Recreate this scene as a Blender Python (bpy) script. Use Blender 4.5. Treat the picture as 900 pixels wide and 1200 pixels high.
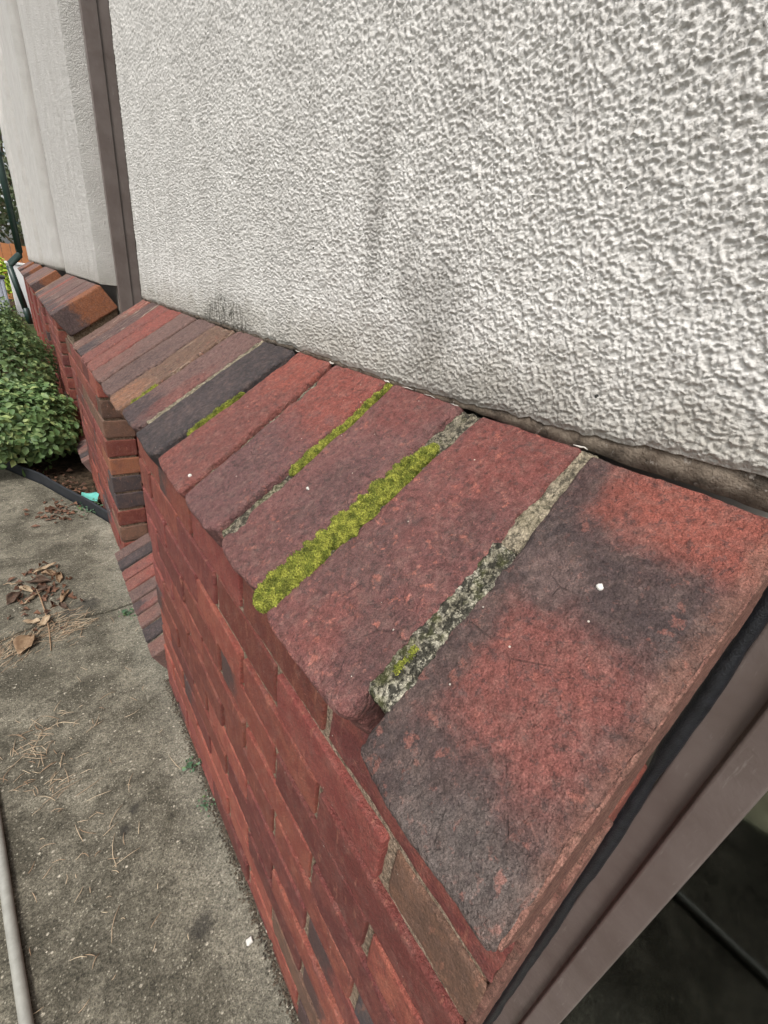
import bpy, math, random
import numpy as np
from mathutils import Matrix, Vector

sc = bpy.context.scene
for o in list(bpy.data.objects):
    bpy.data.objects.remove(o)
col = sc.collection

# ------------------------------------------------------------------ camera
cam_d = bpy.data.cameras.new('camera')
cam = bpy.data.objects.new('camera', cam_d)
col.objects.link(cam)
RIGHT = (0.7814470577542031, -0.6105056445702426, 0.12893158602596827)
DOWN = (-0.17994219645607046, -0.4183438635011861, -0.8902860314558833)
FWD = (0.5974623853112964, 0.6725111670587884, -0.4367693078953263)
m = Matrix.Identity(4)
for i in range(3):
    m[i][0] = RIGHT[i]
    m[i][1] = -DOWN[i]
    m[i][2] = -FWD[i]
m[0][3], m[1][3], m[2][3] = -0.301, -0.0096, 0.0707
cam.matrix_world = m
cam_d.sensor_fit = 'HORIZONTAL'
cam_d.sensor_width = 36.0
cam_d.lens = 36.0 * 486.5 / 900.0
cam_d.clip_start = 0.01
cam_d.clip_end = 500.0
sc.camera = cam

# ------------------------------------------------------------------ light
SUN_EL, SUN_AZ = math.radians(56), math.radians(230)   # azimuth clockwise from +Y
world = bpy.data.worlds.new('World')
sc.world = world
world.use_nodes = True
wn = world.node_tree
bg = wn.nodes['Background']
sky = wn.nodes.new('ShaderNodeTexSky')
sky.sky_type = 'NISHITA'
sky.sun_disc = False
sky.sun_elevation = SUN_EL
sky.sun_rotation = SUN_AZ
sky.dust_density = 4.0
sky.ozone_density = 0.6
sky.air_density = 1.0
hs = wn.nodes.new('ShaderNodeHueSaturation')       # overcast: the sky is nearly grey
hs.inputs['Saturation'].default_value = 0.18
wn.links.new(sky.outputs[0], hs.inputs['Color'])
wn.links.new(hs.outputs[0], bg.inputs['Color'])
bg.inputs['Strength'].default_value = 0.15
sun_d = bpy.data.lights.new('sun', 'SUN')
sun_d.energy = 1.5
sun_d.angle = math.radians(14)
sun_d.color = (1.0, 0.965, 0.91)
sun = bpy.data.objects.new('sun', sun_d)
col.objects.link(sun)
sdir = Vector((math.sin(SUN_AZ) * math.cos(SUN_EL), math.cos(SUN_AZ) * math.cos(SUN_EL), math.sin(SUN_EL)))
sun.rotation_euler = sdir.to_track_quat('Z', 'Y').to_euler()
sun.location = sdir * 20
vs = sc.view_settings
vs.view_transform = 'Standard'
vs.look = 'None'
vs.gamma = 1.0
vs.use_curve_mapping = False
vs.exposure = 0.6

# ------------------------------------------------------------------ measured layout (metres)
A, B = 0.2026, 0.1427          # sill: outer tip is at x=-A, z=-B; stucco foot at x=0, z=0
SL = math.atan2(B, A)
CS, SN = math.cos(SL), math.sin(SL)
LS = math.hypot(A, B)
TH = 0.105
W = 0.139                      # brick face plane of the piers
HC = 0.075
G = -1.094                     # path level
PERIOD = 2.45                  # sill + window rhythm
SILL = 1.57
PIER, PSTEP = 1.0925, 1.789
WALL_END = 11.45

# ------------------------------------------------------------------ noise in numpy
_rng = np.random.RandomState(7)
_TAB = _rng.rand(65536).astype(np.float64)


def vnoise(p, seed=0):
    p = np.asarray(p, float)
    i = np.floor(p).astype(np.int64)
    f = p - i
    f = f * f * (3 - 2 * f)
    out = 0
    for dx in (0, 1):
        wx = f[:, 0] if dx else 1 - f[:, 0]
        for dy in (0, 1):
            wy = f[:, 1] if dy else 1 - f[:, 1]
            for dz in (0, 1):
                wz = f[:, 2] if dz else 1 - f[:, 2]
                h = ((i[:, 0] + dx) * 73856093) ^ ((i[:, 1] + dy) * 19349663) ^ ((i[:, 2] + dz) * 83492791) ^ (seed * 2654435)
                h = (h ^ (h >> 13)) * 1274126177
                out = out + _TAB[(h ^ (h >> 16)) & 65535] * wx * wy * wz
    return out


def fbm(p, octs=3, seed=0, gain=0.5):
    s, a, t = 0, 1.0, 0
    p = np.asarray(p, float)
    for k in range(octs):
        s = s + a * vnoise(p * 2.03 ** k, seed + k * 17)
        t += a
        a *= gain
    return s / t


def sstep(a, b, x):
    t = np.clip((x - a) / (b - a), 0, 1)
    return t * t * (3 - 2 * t)


# ------------------------------------------------------------------ object helpers
def tag(o, label=None, cat=None, group=None, kind=None):
    if label:
        o['label'] = label
    if cat:
        o['category'] = cat
    if group:
        o['group'] = group
    if kind:
        o['kind'] = kind
    return o


def empty(name, loc=(0, 0, 0), parent=None):
    o = bpy.data.objects.new(name, None)
    col.objects.link(o)
    o.location = loc
    o.empty_display_size = 0.1
    if parent:
        o.parent = parent
    return o


def mk_mesh(name, v, f, mat=None, smooth=False, uv=None):
    me = bpy.data.meshes.new(name)
    v = np.asarray(v, float)
    if isinstance(f, np.ndarray):
        n = f.shape[1]
        me.vertices.add(len(v))
        me.vertices.foreach_set('co', v.ravel())
        me.loops.add(f.size)
        me.loops.foreach_set('vertex_index', f.ravel().astype(np.int32))
        me.polygons.add(len(f))
        me.polygons.foreach_set('loop_start', np.arange(0, f.size, n, dtype=np.int32))
        me.polygons.foreach_set('loop_total', np.full(len(f), n, dtype=np.int32))
        me.update(calc_edges=True)
    else:
        me.from_pydata([tuple(x) for x in v], [], f)
    if uv is not None:
        l = me.uv_layers.new(name='UVMap')
        vi = np.empty(len(me.loops), np.int32)
        me.loops.foreach_get('vertex_index', vi)
        l.data.foreach_set('uv', np.asarray(uv)[vi].ravel())
    if smooth:
        me.polygons.foreach_set('use_smooth', np.ones(len(me.polygons), bool))
    me.validate()
    if mat:
        me.materials.append(mat)
    return me


def link(name, me, parent=None, loc=None):
    o = bpy.data.objects.new(name, me)
    col.objects.link(o)
    if loc is not None:
        o.location = loc
    if parent:
        o.parent = parent
    return o


def obj(name, v, f, mat, parent=None, smooth=False, uv=None, loc=None):
    return link(name, mk_mesh(name, v, f, mat, smooth, uv), parent, loc)


class MB:
    """collects simple shapes into one mesh"""
    def __init__(s):
        s.v, s.f = [], []

    def add(s, v, f):
        n = len(s.v)
        s.v += [tuple(x) for x in v]
        s.f += [tuple(i + n for i in q) for q in f]

    def box(s, x0, x1, y0, y1, z0, z1):
        s.add([(x, y, z) for z in (z0, z1) for y in (y0, y1) for x in (x0, x1)],
              [(0, 2, 3, 1), (4, 5, 7, 6), (0, 1, 5, 4), (2, 6, 7, 3), (0, 4, 6, 2), (1, 3, 7, 5)])

    def prism_y(s, sec, y0, y1):
        n = len(sec)
        s.add([(x, y0, z) for x, z in sec] + [(x, y1, z) for x, z in sec],
              [tuple(range(n))[::-1], tuple(range(n, 2 * n))] + [(i, (i + 1) % n, (i + 1) % n + n, i + n) for i in range(n)])

    def prism_z(s, sec, z0, z1):
        n = len(sec)
        s.add([(x, y, z0) for x, y in sec] + [(x, y, z1) for x, y in sec],
              [tuple(range(n)), tuple(range(n, 2 * n))[::-1]] + [(i, i + n, (i + 1) % n + n, (i + 1) % n) for i in range(n)])

    def tube(s, pts, r, n=10):
        pts = [Vector(p) for p in pts]
        rings = []
        up = Vector((0.3, 0.2, 0.93))
        rr = r if hasattr(r, '__len__') else [r] * len(pts)
        for i, p in enumerate(pts):
            d = (pts[min(i + 1, len(pts) - 1)] - pts[max(i - 1, 0)]).normalized()
            if abs(d.dot(up)) > 0.97:
                up = Vector((1, 0.1, 0))
            a = d.cross(up).normalized()
            b = a.cross(d)
            rings.append([p + rr[i] * (math.cos(t) * a + math.sin(t) * b) for t in [2 * math.pi * k / n for k in range(n)]])
        v = [q for ring in rings for q in ring]
        f = []
        for i in range(len(pts) - 1):
            for k in range(n):
                f.append((i * n + k, i * n + (k + 1) % n, (i + 1) * n + (k + 1) % n, (i + 1) * n + k))
        f.append(tuple(range(n))[::-1])
        f.append(tuple(range((len(pts) - 1) * n, len(pts) * n)))
        s.add(v, f)

    def build(s, name, mat, parent=None, smooth=False, bevel=0):
        o = obj(name, s.v, s.f, mat, parent, smooth)
        if bevel:
            b = o.modifiers.new('bevel', 'BEVEL')
            b.width = bevel
            b.segments = 2
            b.limit_method = 'ANGLE'
        return o


def cuts(d, step, r):
    e = [0, .35 * r, .75 * r, 1.3 * r]
    inner = d - 2.6 * r
    n = max(1, int(round(inner / step)))
    mid = [1.3 * r + inner * k / n for k in range(1, n)]
    return np.array(e + mid + [d - x for x in e[::-1]]) - d / 2


def rough_box(dims, step, r0, amp, seed, chip=0.0, wav=60.0, fine=0.0):
    """subdivided box with uneven rounded arrises, chips and rough faces; centred on the origin"""
    c = [cuts(d, step, r0) for d in dims]
    n = [len(x) for x in c]
    I, J, K = np.meshgrid(*[np.arange(k) for k in n], indexing='ij')
    on = (I == 0) | (I == n[0] - 1) | (J == 0) | (J == n[1] - 1) | (K == 0) | (K == n[2] - 1)
    ids = -np.ones(n, int)
    ids[on] = np.arange(on.sum())
    p = np.stack([c[0][I[on]], c[1][J[on]], c[2][K[on]]], 1)

    def q(s, flip):
        a, b, cc, d = s[:-1, :-1].ravel(), s[1:, :-1].ravel(), s[1:, 1:].ravel(), s[:-1, 1:].ravel()
        return np.stack([a, d, cc, b] if flip else [a, b, cc, d], 1)
    F = np.concatenate([q(ids[:, :, -1], False), q(ids[:, :, 0], True), q(ids[:, 0, :], False), q(ids[:, -1, :], True),
                        q(ids[-1, :, :], False), q(ids[0, :, :], True)])
    h = np.array(dims) / 2
    o = np.array([seed * 3.17, seed * 1.31, seed * 7.7])
    r = r0 * (.55 + .9 * fbm(p * wav + o, 2, seed))
    if chip:
        r = r + chip * sstep(.56, .8, fbm(p * wav * .8 + o * 2, 3, seed + 5))
    r = np.minimum(r, h.min() * .9)[:, None]
    qv = np.clip(p, -(h - r), h - r)
    d = p - qv
    L = np.linalg.norm(d, axis=1, keepdims=True) + 1e-9
    nn = d / L
    p2 = qv + nn * r
    p2 = p2 + nn * (amp * (fbm(p * wav * 1.6 + o, 3, seed + 9) - .5)[:, None] * 2)
    if fine:
        p2 = p2 + nn * (fine * (fbm(p * 420 + o, 2, seed + 3) - .5)[:, None] * 2)
    return p2, F


def slope_map(p, dims, yl0, yl1, yu0, yu1, u0=0.0, u1=1.0, lift=0.0, tip=(-A, -B), ang=SL, length=LS, dip=0.0):
    """box coordinates -> a brick lying on the slope; returns world points and (u, v)"""
    u = (p[:, 0] / dims[0] + .5) * (u1 - u0) + u0
    v = p[:, 1] / dims[1] + .5
    t = p[:, 2] - dims[2] / 2 + lift
    y = (1 - u) * (yl0 + v * (yl1 - yl0)) + u * (yu0 + v * (yu1 - yu0))
    c, s = math.cos(ang), math.sin(ang)
    x = tip[0] + c * u * length - s * t
    z = tip[1] + s * u * length + c * t + dip * (v - .5)
    return np.stack([x, y, z], 1), np.stack([u, v], 1)


# ------------------------------------------------------------------ material helpers
class NT:
    def __init__(s, name):
        s.mat = bpy.data.materials.new(name)
        s.mat.use_nodes = True
        s.t = s.mat.node_tree
        s.b = s.t.nodes['Principled BSDF']
        s.out = s.t.nodes['Material Output']

    def n(s, typ, **kw):
        nd = s.t.nodes.new('ShaderNode' + typ)
        for k, v in kw.items():
            setattr(nd, k, v)
        return nd

    def l(s, a, b):
        s.t.links.new(a, b)

    def put(s, sock, v):
        if isinstance(v, bpy.types.NodeSocket):
            s.l(v, sock)
        else:
            if hasattr(sock.default_value, '__len__') and hasattr(v, '__len__') and len(v) == 3 and len(sock.default_value) == 4:
                v = tuple(v) + (1,)
            sock.default_value = v

    def obj(s):
        return s.n('TexCoord').outputs['Object']

    def uv(s):
        return s.n('TexCoord').outputs['UV']

    def mapping(s, vec, loc=(0, 0, 0), scale=(1, 1, 1), rot=(0, 0, 0)):
        nd = s.n('Mapping')
        s.l(vec, nd.inputs[0])
        nd.inputs['Location'].default_value = loc
        nd.inputs['Scale'].default_value = scale
        nd.inputs['Rotation'].default_value = rot
        return nd.outputs[0]

    def noise(s, vec, scale, detail=3, rough=.55, dist=0.0):
        nd = s.n('TexNoise')
        s.l(vec, nd.inputs['Vector'])
        nd.inputs['Scale'].default_value = scale
        nd.inputs['Detail'].default_value = detail
        nd.inputs['Roughness'].default_value = rough
        nd.inputs['Distortion'].default_value = dist
        return nd.outputs['Fac']

    def vor(s, vec, scale, feature='F1', out='Distance', rnd=1.0):
        nd = s.n('TexVoronoi', feature=feature)
        s.l(vec, nd.inputs['Vector'])
        nd.inputs['Scale'].default_value = scale
        nd.inputs['Randomness'].default_value = rnd
        return nd.outputs[out]

    def ramp(s, fac, a, b, va=0.0, vb=1.0, smooth=True):
        nd = s.n('MapRange', interpolation_type='SMOOTHSTEP' if smooth else 'LINEAR')
        s.put(nd.inputs['Value'], fac)
        nd.inputs['From Min'].default_value = a
        nd.inputs['From Max'].default_value = b
        nd.inputs['To Min'].default_value = va
        nd.inputs['To Max'].default_value = vb
        return nd.outputs[0]

    def mix(s, fac, a, b, mode='MIX'):
        nd = s.n('Mix', data_type='RGBA', blend_type=mode)
        s.put(nd.inputs[0], fac)
        s.put(nd.inputs[6], a)
        s.put(nd.inputs[7], b)
        return nd.outputs[2]

    def math(s, op, a, b=0.0, clamp=False):
        nd = s.n('Math', operation=op, use_clamp=clamp)
        s.put(nd.inputs[0], a)
        s.put(nd.inputs[1], b)
        return nd.outputs[0]

    def sep(s, vec):
        nd = s.n('SeparateXYZ')
        s.l(vec, nd.inputs[0])
        return nd.outputs

    def bump(s, h, dist, strength=1.0, prev=None):
        nd = s.n('Bump')
        nd.inputs['Strength'].default_value = strength
        nd.inputs['Distance'].default_value = dist
        s.l(h, nd.inputs['Height'])
        if prev is not None:
            s.l(prev, nd.inputs['Normal'])
        return nd.outputs[0]

    def done(s, colr, rough=.85, normal=None, spec=.3, metal=0.0):
        s.put(s.b.inputs['Base Color'], colr)
        s.put(s.b.inputs['Roughness'], rough)
        s.b.inputs['Specular IOR Level'].default_value = spec
        s.b.inputs['Metallic'].default_value = metal
        if normal is not None:
            s.l(normal, s.b.inputs['Normal'])
        return s.mat


def blob(k, uvx, uvy, wob, cu, cv, ru, rv):
    """soft patch mask around (cu, cv) in the brick's own u,v with an uneven rim"""
    du = k.math('DIVIDE', k.math('SUBTRACT', uvx, cu), ru)
    dv = k.math('DIVIDE', k.math('SUBTRACT', uvy, cv), rv)
    d = k.math('SQRT', k.math('ADD', k.math('MULTIPLY', du, du), k.math('MULTIPLY', dv, dv)))
    d = k.math('ADD', d, wob)
    return k.ramp(d, 1.42, .55)


def sill_brick_mat(name, base, blobs=(), seed=0, soot=.35, salmon=.25, pale=.0, fine=1.0):
    k = NT(name)
    oc = k.mapping(k.obj(), (seed * 1.7, seed * .9, seed * 2.3))
    uv = k.sep(k.uv())
    wob = k.math('MULTIPLY', k.math('SUBTRACT', k.noise(oc, 38, 5, .66), .5), 2.3)
    c = base
    for cu, cv, ru, rv, cc, st in blobs:
        c = k.mix(k.math('MULTIPLY', blob(k, uv[0], uv[1], wob, cu, cv, ru, rv), st), c, cc)
    # cloudy fire marks
    c = k.mix(k.math('MULTIPLY', k.ramp(k.noise(oc, 26, 5, .65, .5), .48, .68), soot), c, (.048, .038, .039))
    # salmon flecks where the skin has worn off
    c = k.mix(k.math('MULTIPLY', k.ramp(k.noise(oc, 115, 4, .62, .2), .58, .66), k.math('MULTIPLY', k.ramp(k.noise(oc, 18, 3), .42, .6), salmon * 1.3)), c, (.46, .165, .125))
    c = k.mix(k.math('MULTIPLY', k.ramp(k.noise(oc, 260, 3, .6), .60, .66), salmon * .7), c, (.40, .185, .15))
    c = k.mix(k.math('MULTIPLY', k.ramp(k.noise(oc, 180, 4, .7), .55, .61), .5), c, (.055, .043, .045))
    if pale:
        st = k.mapping(oc, scale=(14, 160, 14))
        c = k.mix(k.math('MULTIPLY', k.ramp(k.noise(st, 1, 4, .6), .58, .70), pale), c, (.55, .46, .36))
    # thin dust film, uneven
    c = k.mix(k.ramp(k.noise(oc, 75, 5, .7, .6), .42, .72, .02, .26), c, (.27, .19, .165))
    mid = k.noise(oc, 190, 4, .66)
    g = k.noise(oc, 1000, 2, .7)
    c = k.mix(1.0, c, k.ramp(g, .3, .7, .62, 1.42, False), 'MULTIPLY')
    c = k.mix(1.0, c, k.ramp(mid, .33, .67, .74, 1.28, False), 'MULTIPLY')
    c = k.mix(1.0, c, (1.06, 1.02, .97), 'MULTIPLY')
    # fine hair cracks and pinholes
    crk = k.vor(k.mapping(oc, rot=(.3, .5, .2)), 26, 'DISTANCE_TO_EDGE')
    crm = k.math('MULTIPLY', k.ramp(crk, .016, .004), k.ramp(k.noise(oc, 30, 3), .56, .66))
    c = k.mix(k.math('MULTIPLY', crm, .4), c, (.045, .034, .032))
    # tiny lime specks
    sp = k.vor(oc, 130, 'F1')
    spc = k.vor(oc, 130, 'F1', 'Color')
    few = k.math('GREATER_THAN', k.sep(spc)[0], .955)
    c = k.mix(k.math('MULTIPLY', k.math('LESS_THAN', sp, .085), few), c, (.62, .55, .47))
    pits = k.ramp(k.vor(oc, 190), .0, .2)
    hh = k.math('ADD', k.math('MULTIPLY', k.noise(oc, 230, 4, .72), 1.0), k.math('MULTIPLY', pits, .16))
    hh = k.math('SUBTRACT', hh, k.math('MULTIPLY', crm, .2))
    n = k.bump(hh, .009, .9 * fine)
    return k.done(c, k.ramp(g, .3, .7, .8, .95), n, .25)


def wall_brick_mat(name, cols, seed=0, dark_end=.5, soot=.3):
    k = NT(name)
    info = k.n('ObjectInfo').outputs['Random']
    oc0 = k.obj()
    comb = k.n('CombineXYZ')
    for i, f in enumerate((13.0, 29.0, 7.0)):
        k.l(k.math('MULTIPLY', info, f), comb.inputs[i])
    va = k.n('VectorMath', operation='ADD')
    k.l(oc0, va.inputs[0])
    k.l(comb.outputs[0], va.inputs[1])
    oc = va.outputs[0]
    c = k.mix(k.ramp(info, 0, 1, 0, 1, False), cols[0], cols[1])
    c = k.mix(k.ramp(k.noise(oc, 30, 4, .6, .4), .42, .62), c, cols[2])
    tone = k.math('FRACT', k.math('MULTIPLY', info, 91.3))
    c = k.mix(1.0, c, k.ramp(tone, 0, 1, .60, 1.22, False), 'MULTIPLY')
    c = k.mix(k.ramp(k.noise(oc, 55, 4, .7, .5), .45, .72, .0, .22), c, (.24, .15, .125))
    # burnt patch towards one end of some bricks
    y = k.sep(oc0)[1]
    e = k.ramp(k.math('ADD', y, k.math('MULTIPLY', k.math('SUBTRACT', k.noise(oc, 40, 3), .5), .12)), .02, .07)
    sel = k.math('GREATER_THAN', k.math('FRACT', k.math('MULTIPLY', info, 37.7)), 1 - dark_end)
    c = k.mix(k.math('MULTIPLY', k.math('MULTIPLY', e, sel), .85), c, (.055, .040, .038))
    c = k.mix(k.math('MULTIPLY', k.ramp(k.noise(oc, 60, 5, .65), .54, .70), soot), c, (.06, .042, .036))
    st = k.mapping(oc, scale=(1, 1, .25))
    c = k.mix(k.math('MULTIPLY', k.ramp(k.noise(st, 110, 3, .6), .60, .70), .35), c, (.40, .17, .11))
    g = k.noise(oc, 900, 3, .7)
    c = k.mix(1.0, c, k.ramp(g, .3, .7, .62, 1.42, False), 'MULTIPLY')
    c = k.mix(1.0, c, k.ramp(k.noise(oc, 330, 4, .75), .3, .7, .7, 1.32, False), 'MULTIPLY')
    sp = k.vor(oc, 110)
    few = k.math('GREATER_THAN', k.sep(k.vor(oc, 110, 'F1', 'Color'))[1], .9)
    c = k.mix(k.math('MULTIPLY', k.math('LESS_THAN', sp, .09), few), c, (.5, .42, .35))
    n = k.bump(k.noise(oc, 220, 4, .75), .006, .8)
    return k.done(c, .62, n, .4)


def mortar_mat(name, c0, c1, dark=.5, moss=0.0, grain=1.0, scale=1.0, thr=.47):
    k = NT(name)
    oc = k.obj()
    c = k.mix(k.ramp(k.noise(oc, 70, 4, .6), .35, .65), c0, c1)
    sand = k.vor(oc, 620 * scale, 'F1', 'Color')
    c = k.mix(.45, c, k.mix(1.0, c, k.ramp(k.sep(sand)[0], 0, 1, .35, 2.0, False), 'MULTIPLY'))
    c = k.mix(k.math('MULTIPLY', k.ramp(k.noise(oc, 210, 5, .75), thr, thr + .12), dark), c, (.022, .021, .017))
    if moss:
        c = k.mix(k.math('MULTIPLY', k.ramp(k.noise(oc, 48, 4, .6), .50, .62), moss), c, (.12, .135, .018))
    n = k.bump(k.math('ADD', k.noise(oc, 300, 3, .7), k.math('MULTIPLY', k.vor(oc, 620 * scale), .5)), .003, .8 * grain)
    return k.done(c, .95, n, .15)


def simple_mat(name, c, rough=.6, spec=.4, var=.12, scale=60.0, bump=0.0, metal=0.0):
    k = NT(name)
    oc = k.obj()
    nz = k.noise(oc, scale, 4, .6)
    cc = k.mix(1.0, c, k.ramp(nz, .3, .7, 1 - var, 1 + var, False), 'MULTIPLY')
    n = k.bump(k.noise(oc, scale * 6, 3), bump, .6) if bump else None
    return k.done(cc, rough, n, spec, metal)


def leaf_mat(name, c0, c1, c2, rough=.5):
    k = NT(name)
    r = k.n('NewGeometry').outputs['Random Per Island']
    c = k.mix(k.ramp(r, 0, .7, 0, 1, False), c0, c1)
    c = k.mix(k.ramp(r, .72, 1.0, 0, 1, False), c, c2)
    k.done(c, rough, None, .4)
    tr = k.n('BsdfTranslucent')
    k.put(tr.inputs[0], c)
    ms = k.n('MixShader')
    ms.inputs[0].default_value = .22
    k.l(k.b.outputs[0], ms.inputs[1])
    k.l(tr.outputs[0], ms.inputs[2])
    k.l(ms.outputs[0], k.out.inputs[0])
    return k.mat


# ---- stucco
def stucco_mat(name, stains=True, bump=0.0):
    k = NT(name)
    oc = k.obj()
    y, z = k.sep(oc)[1], k.sep(oc)[2]
    c = k.mix(k.ramp(k.noise(oc, 9, 4, .6), .35, .65), (.555, .535, .505), (.62, .60, .568))
    c = k.mix(k.math('MULTIPLY', k.ramp(k.noise(oc, 230, 3, .6), .5, .68), .35), c, (.40, .37, .33))
    if stains:
        # splash grime along the foot
        foot = k.ramp(k.math('ADD', z, k.math('MULTIPLY', k.noise(oc, 22, 4), -.09)), .035, -.035)
        c = k.mix(k.math('MULTIPLY', foot, .55), c, (.27, .245, .20))
        # long grey damp marks
        wob = k.math('MULTIPLY', k.math('SUBTRACT', k.noise(k.mapping(oc, scale=(1, 1, .35)), 45, 4), .5), 1.2)
        for (cy, cz, ry, rz, a) in ((.405, .15, .022, .10, .42), (.30, .075, .045, .06, .40), (.345, .11, .02, .09, .30), (.22, .012, .16, .026, .45)):
            dy = k.math('DIVIDE', k.math('SUBTRACT', y, cy), ry)
            dz = k.math('DIVIDE', k.math('SUBTRACT', z, cz), rz)
            d = k.math('SQRT', k.math('ADD', k.math('MULTIPLY', dy, dy), k.math('MULTIPLY', dz, dz)))
            d = k.math('ADD', d, wob)
            c = k.mix(k.math('MULTIPLY', k.ramp(d, 1.1, .2), a), c, (.20, .185, .165))
        # black mildew by the far sill bricks
        dy = k.math('DIVIDE', k.math('SUBTRACT', y, .86), .13)
        st = k.noise(k.mapping(oc, scale=(1, 1, .34)), 150, 4, .7)
        top = k.math('SUBTRACT', .062, k.math('MULTIPLY', k.math('MULTIPLY', dy, dy), .05))
        mk = k.math('MULTIPLY', k.ramp(k.math('SUBTRACT', top, z), -.015, .03), k.ramp(st, .40, .62))
        c = k.mix(k.math('MULTIPLY', mk, .85), c, (.035, .035, .024))
        dots = k.vor(oc, 32)
        few = k.math('GREATER_THAN', k.sep(k.vor(oc, 32, 'F1', 'Color'))[0], .93)
        c = k.mix(k.math('MULTIPLY', k.math('LESS_THAN', dots, .045), few), c, (.03, .03, .028))
    else:
        st = k.noise(k.mapping(oc, scale=(1, 1, .06)), 9, 4, .6)
        c = k.mix(k.math('MULTIPLY', k.ramp(st, .40, .80), .35), c, (.42, .39, .345))
        foot = k.ramp(k.math('ADD', z, k.math('MULTIPLY', k.noise(oc, 14, 4), -.12)), .05, -.05)
        c = k.mix(k.math('MULTIPLY', foot, .45), c, (.27, .245, .20))
    n = k.bump(k.noise(oc, 800, 2, .6), .0011, .8)
    if bump:
        n = k.bump(k.noise(oc, 190, 3, .7), bump, 1.0, n)
    return k.done(c, .9, n, .2)


# ---- concrete path
def concrete_mat():
    k = NT('path_concrete')
    oc = k.obj()
    c = k.mix(k.ramp(k.noise(oc, 7, 5, .62, .4), .36, .64), (.10, .091, .071), (.21, .192, .153))
    c = k.mix(k.math('MULTIPLY', k.ramp(k.noise(oc, 3.1, 4, .6, .3), .55, .72), .7), c, (.33, .305, .245))
    # algae-dark drift along the middle
    c = k.mix(k.math('MULTIPLY', k.ramp(k.noise(oc, 16, 5, .65, .6), .50, .68), .55), c, (.060, .054, .042))
    x = k.sep(oc)[0]
    edge = k.ramp(k.math('ADD', x, k.math('MULTIPLY', k.noise(oc, 14, 4), .12)), -.20, -.10)
    c = k.mix(k.math('MULTIPLY', edge, .35), c, (.36, .34, .285))
    # exposed fine aggregate, light and dark grains
    gcol = k.vor(oc, 210, 'F1', 'Color')
    gd = k.vor(oc, 210)
    r = k.sep(gcol)
    c = k.mix(k.math('MULTIPLY', k.math('MULTIPLY', k.math('GREATER_THAN', r[0], .72), k.ramp(gd, .42, .22)), .6), c, (.42, .39, .32))
    c = k.mix(k.math('MULTIPLY', k.math('MULTIPLY', k.math('LESS_THAN', r[0], .2), k.ramp(gd, .5, .2)), .55), c, (.04, .037, .03))
    g2 = k.vor(oc, 85, 'F1', 'Color')
    gd2 = k.vor(oc, 85)
    c = k.mix(k.math('MULTIPLY', k.math('GREATER_THAN', k.sep(g2)[1], .93), k.ramp(gd2, .30, .18)), c, (.45, .41, .34))
    c = k.mix(.5, c, k.mix(1.0, c, k.ramp(k.noise(oc, 420, 4, .8), .32, .68, .1, 2.2, False), 'MULTIPLY'))
    c = k.mix(1.0, c, k.ramp(k.noise(oc, 62, 5, .75), .32, .68, .62, 1.42, False), 'MULTIPLY')
    c = k.mix(1.0, c, k.ramp(k.noise(oc, 190, 3, .7), .35, .65, .6, 1.5, False), 'MULTIPLY')
    c = k.mix(1.0, c, (.74, .735, .705), 'MULTIPLY')
    # dark oily spots
    wn_ = k.math('SUBTRACT', k.noise(oc, 60, 3), .5)
    for (sx, sy, sr) in ((-.33, .70, .018), (-.30, .74, .016), (-.24, .43, .03), (-.30, 1.62, .05), (-.36, 1.60, .035)):
        cx = k.math('SUBTRACT', x, sx)
        cy = k.math('SUBTRACT', k.sep(oc)[1], sy)
        d = k.math('SQRT', k.math('ADD', k.math('MULTIPLY', cx, cx), k.math('MULTIPLY', cy, cy)))
        d = k.math('ADD', d, k.math('MULTIPLY', wn_, sr * 1.6))
        c = k.mix(k.math('MULTIPLY', k.ramp(d, sr * 1.1, sr * .3), .75), c, (.035, .032, .028))
    n = k.bump(k.noise(oc, 190, 4, .75), .006, .8)
    return k.done(c, .92, n, .2)


def soil_mat():
    k = NT('soil')
    oc = k.obj()
    c = k.mix(k.ramp(k.noise(oc, 30, 5, .7), .35, .65), (.022, .016, .010), (.085, .060, .040))
    c = k.mix(k.ramp(k.noise(oc, .35, 3, .5), .45, .6), c, (.05, .075, .025))
    n = k.bump(k.noise(oc, 90, 5, .7), .012, .9)
    return k.done(c, .95, n, .1)


RED = (.235, .058, .044)
M_WALL = [
    wall_brick_mat('red_wall_brick', ((.215, .052, .036), (.170, .042, .031), (.250, .074, .048)), 0, .14, .18),
    wall_brick_mat('crimson_wall_brick', ((.175, .040, .033), (.135, .033, .030), (.21, .058, .045)), 1, .18, .25),
    wall_brick_mat('brown_wall_brick', ((.130, .070, .046), (.10, .056, .040), (.17, .088, .056)), 2, .15, .45),
    wall_brick_mat('slate_wall_brick', ((.060, .048, .050), (.05, .041, .046), (.085, .06, .055)), 3, 0, .3),
    wall_brick_mat('orange_wall_brick', ((.23, .092, .045), (.20, .075, .04), (.16, .06, .036)), 4, 0, .15),
]
M_MORTAR_WALL = mortar_mat('wall_mortar', (.20, .145, .10), (.30, .225, .165), .6)
M_SMEAR = mortar_mat('pink_pointing', (.165, .078, .062), (.22, .115, .088), .45, 0, .8, 2.2)
M_STUCCO = stucco_mat('cream_roughcast', True)
M_STUCCO2 = stucco_mat('cream_roughcast_streaked', False, .009)
M_CONC = concrete_mat()
M_SOIL = soil_mat()
k = NT('brown_painted_aluminium')
oc = k.obj()
c = k.mix(k.ramp(k.noise(oc, 14, 4, .6), .3, .7), (.108, .083, .074), (.138, .110, .100))
c = k.mix(k.math('MULTIPLY', k.ramp(k.noise(k.mapping(oc, scale=(1, 1, .12)), 220, 4, .7), .60, .72), .35), c, (.26, .23, .21))
dd = k.vor(oc, 75)
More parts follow.
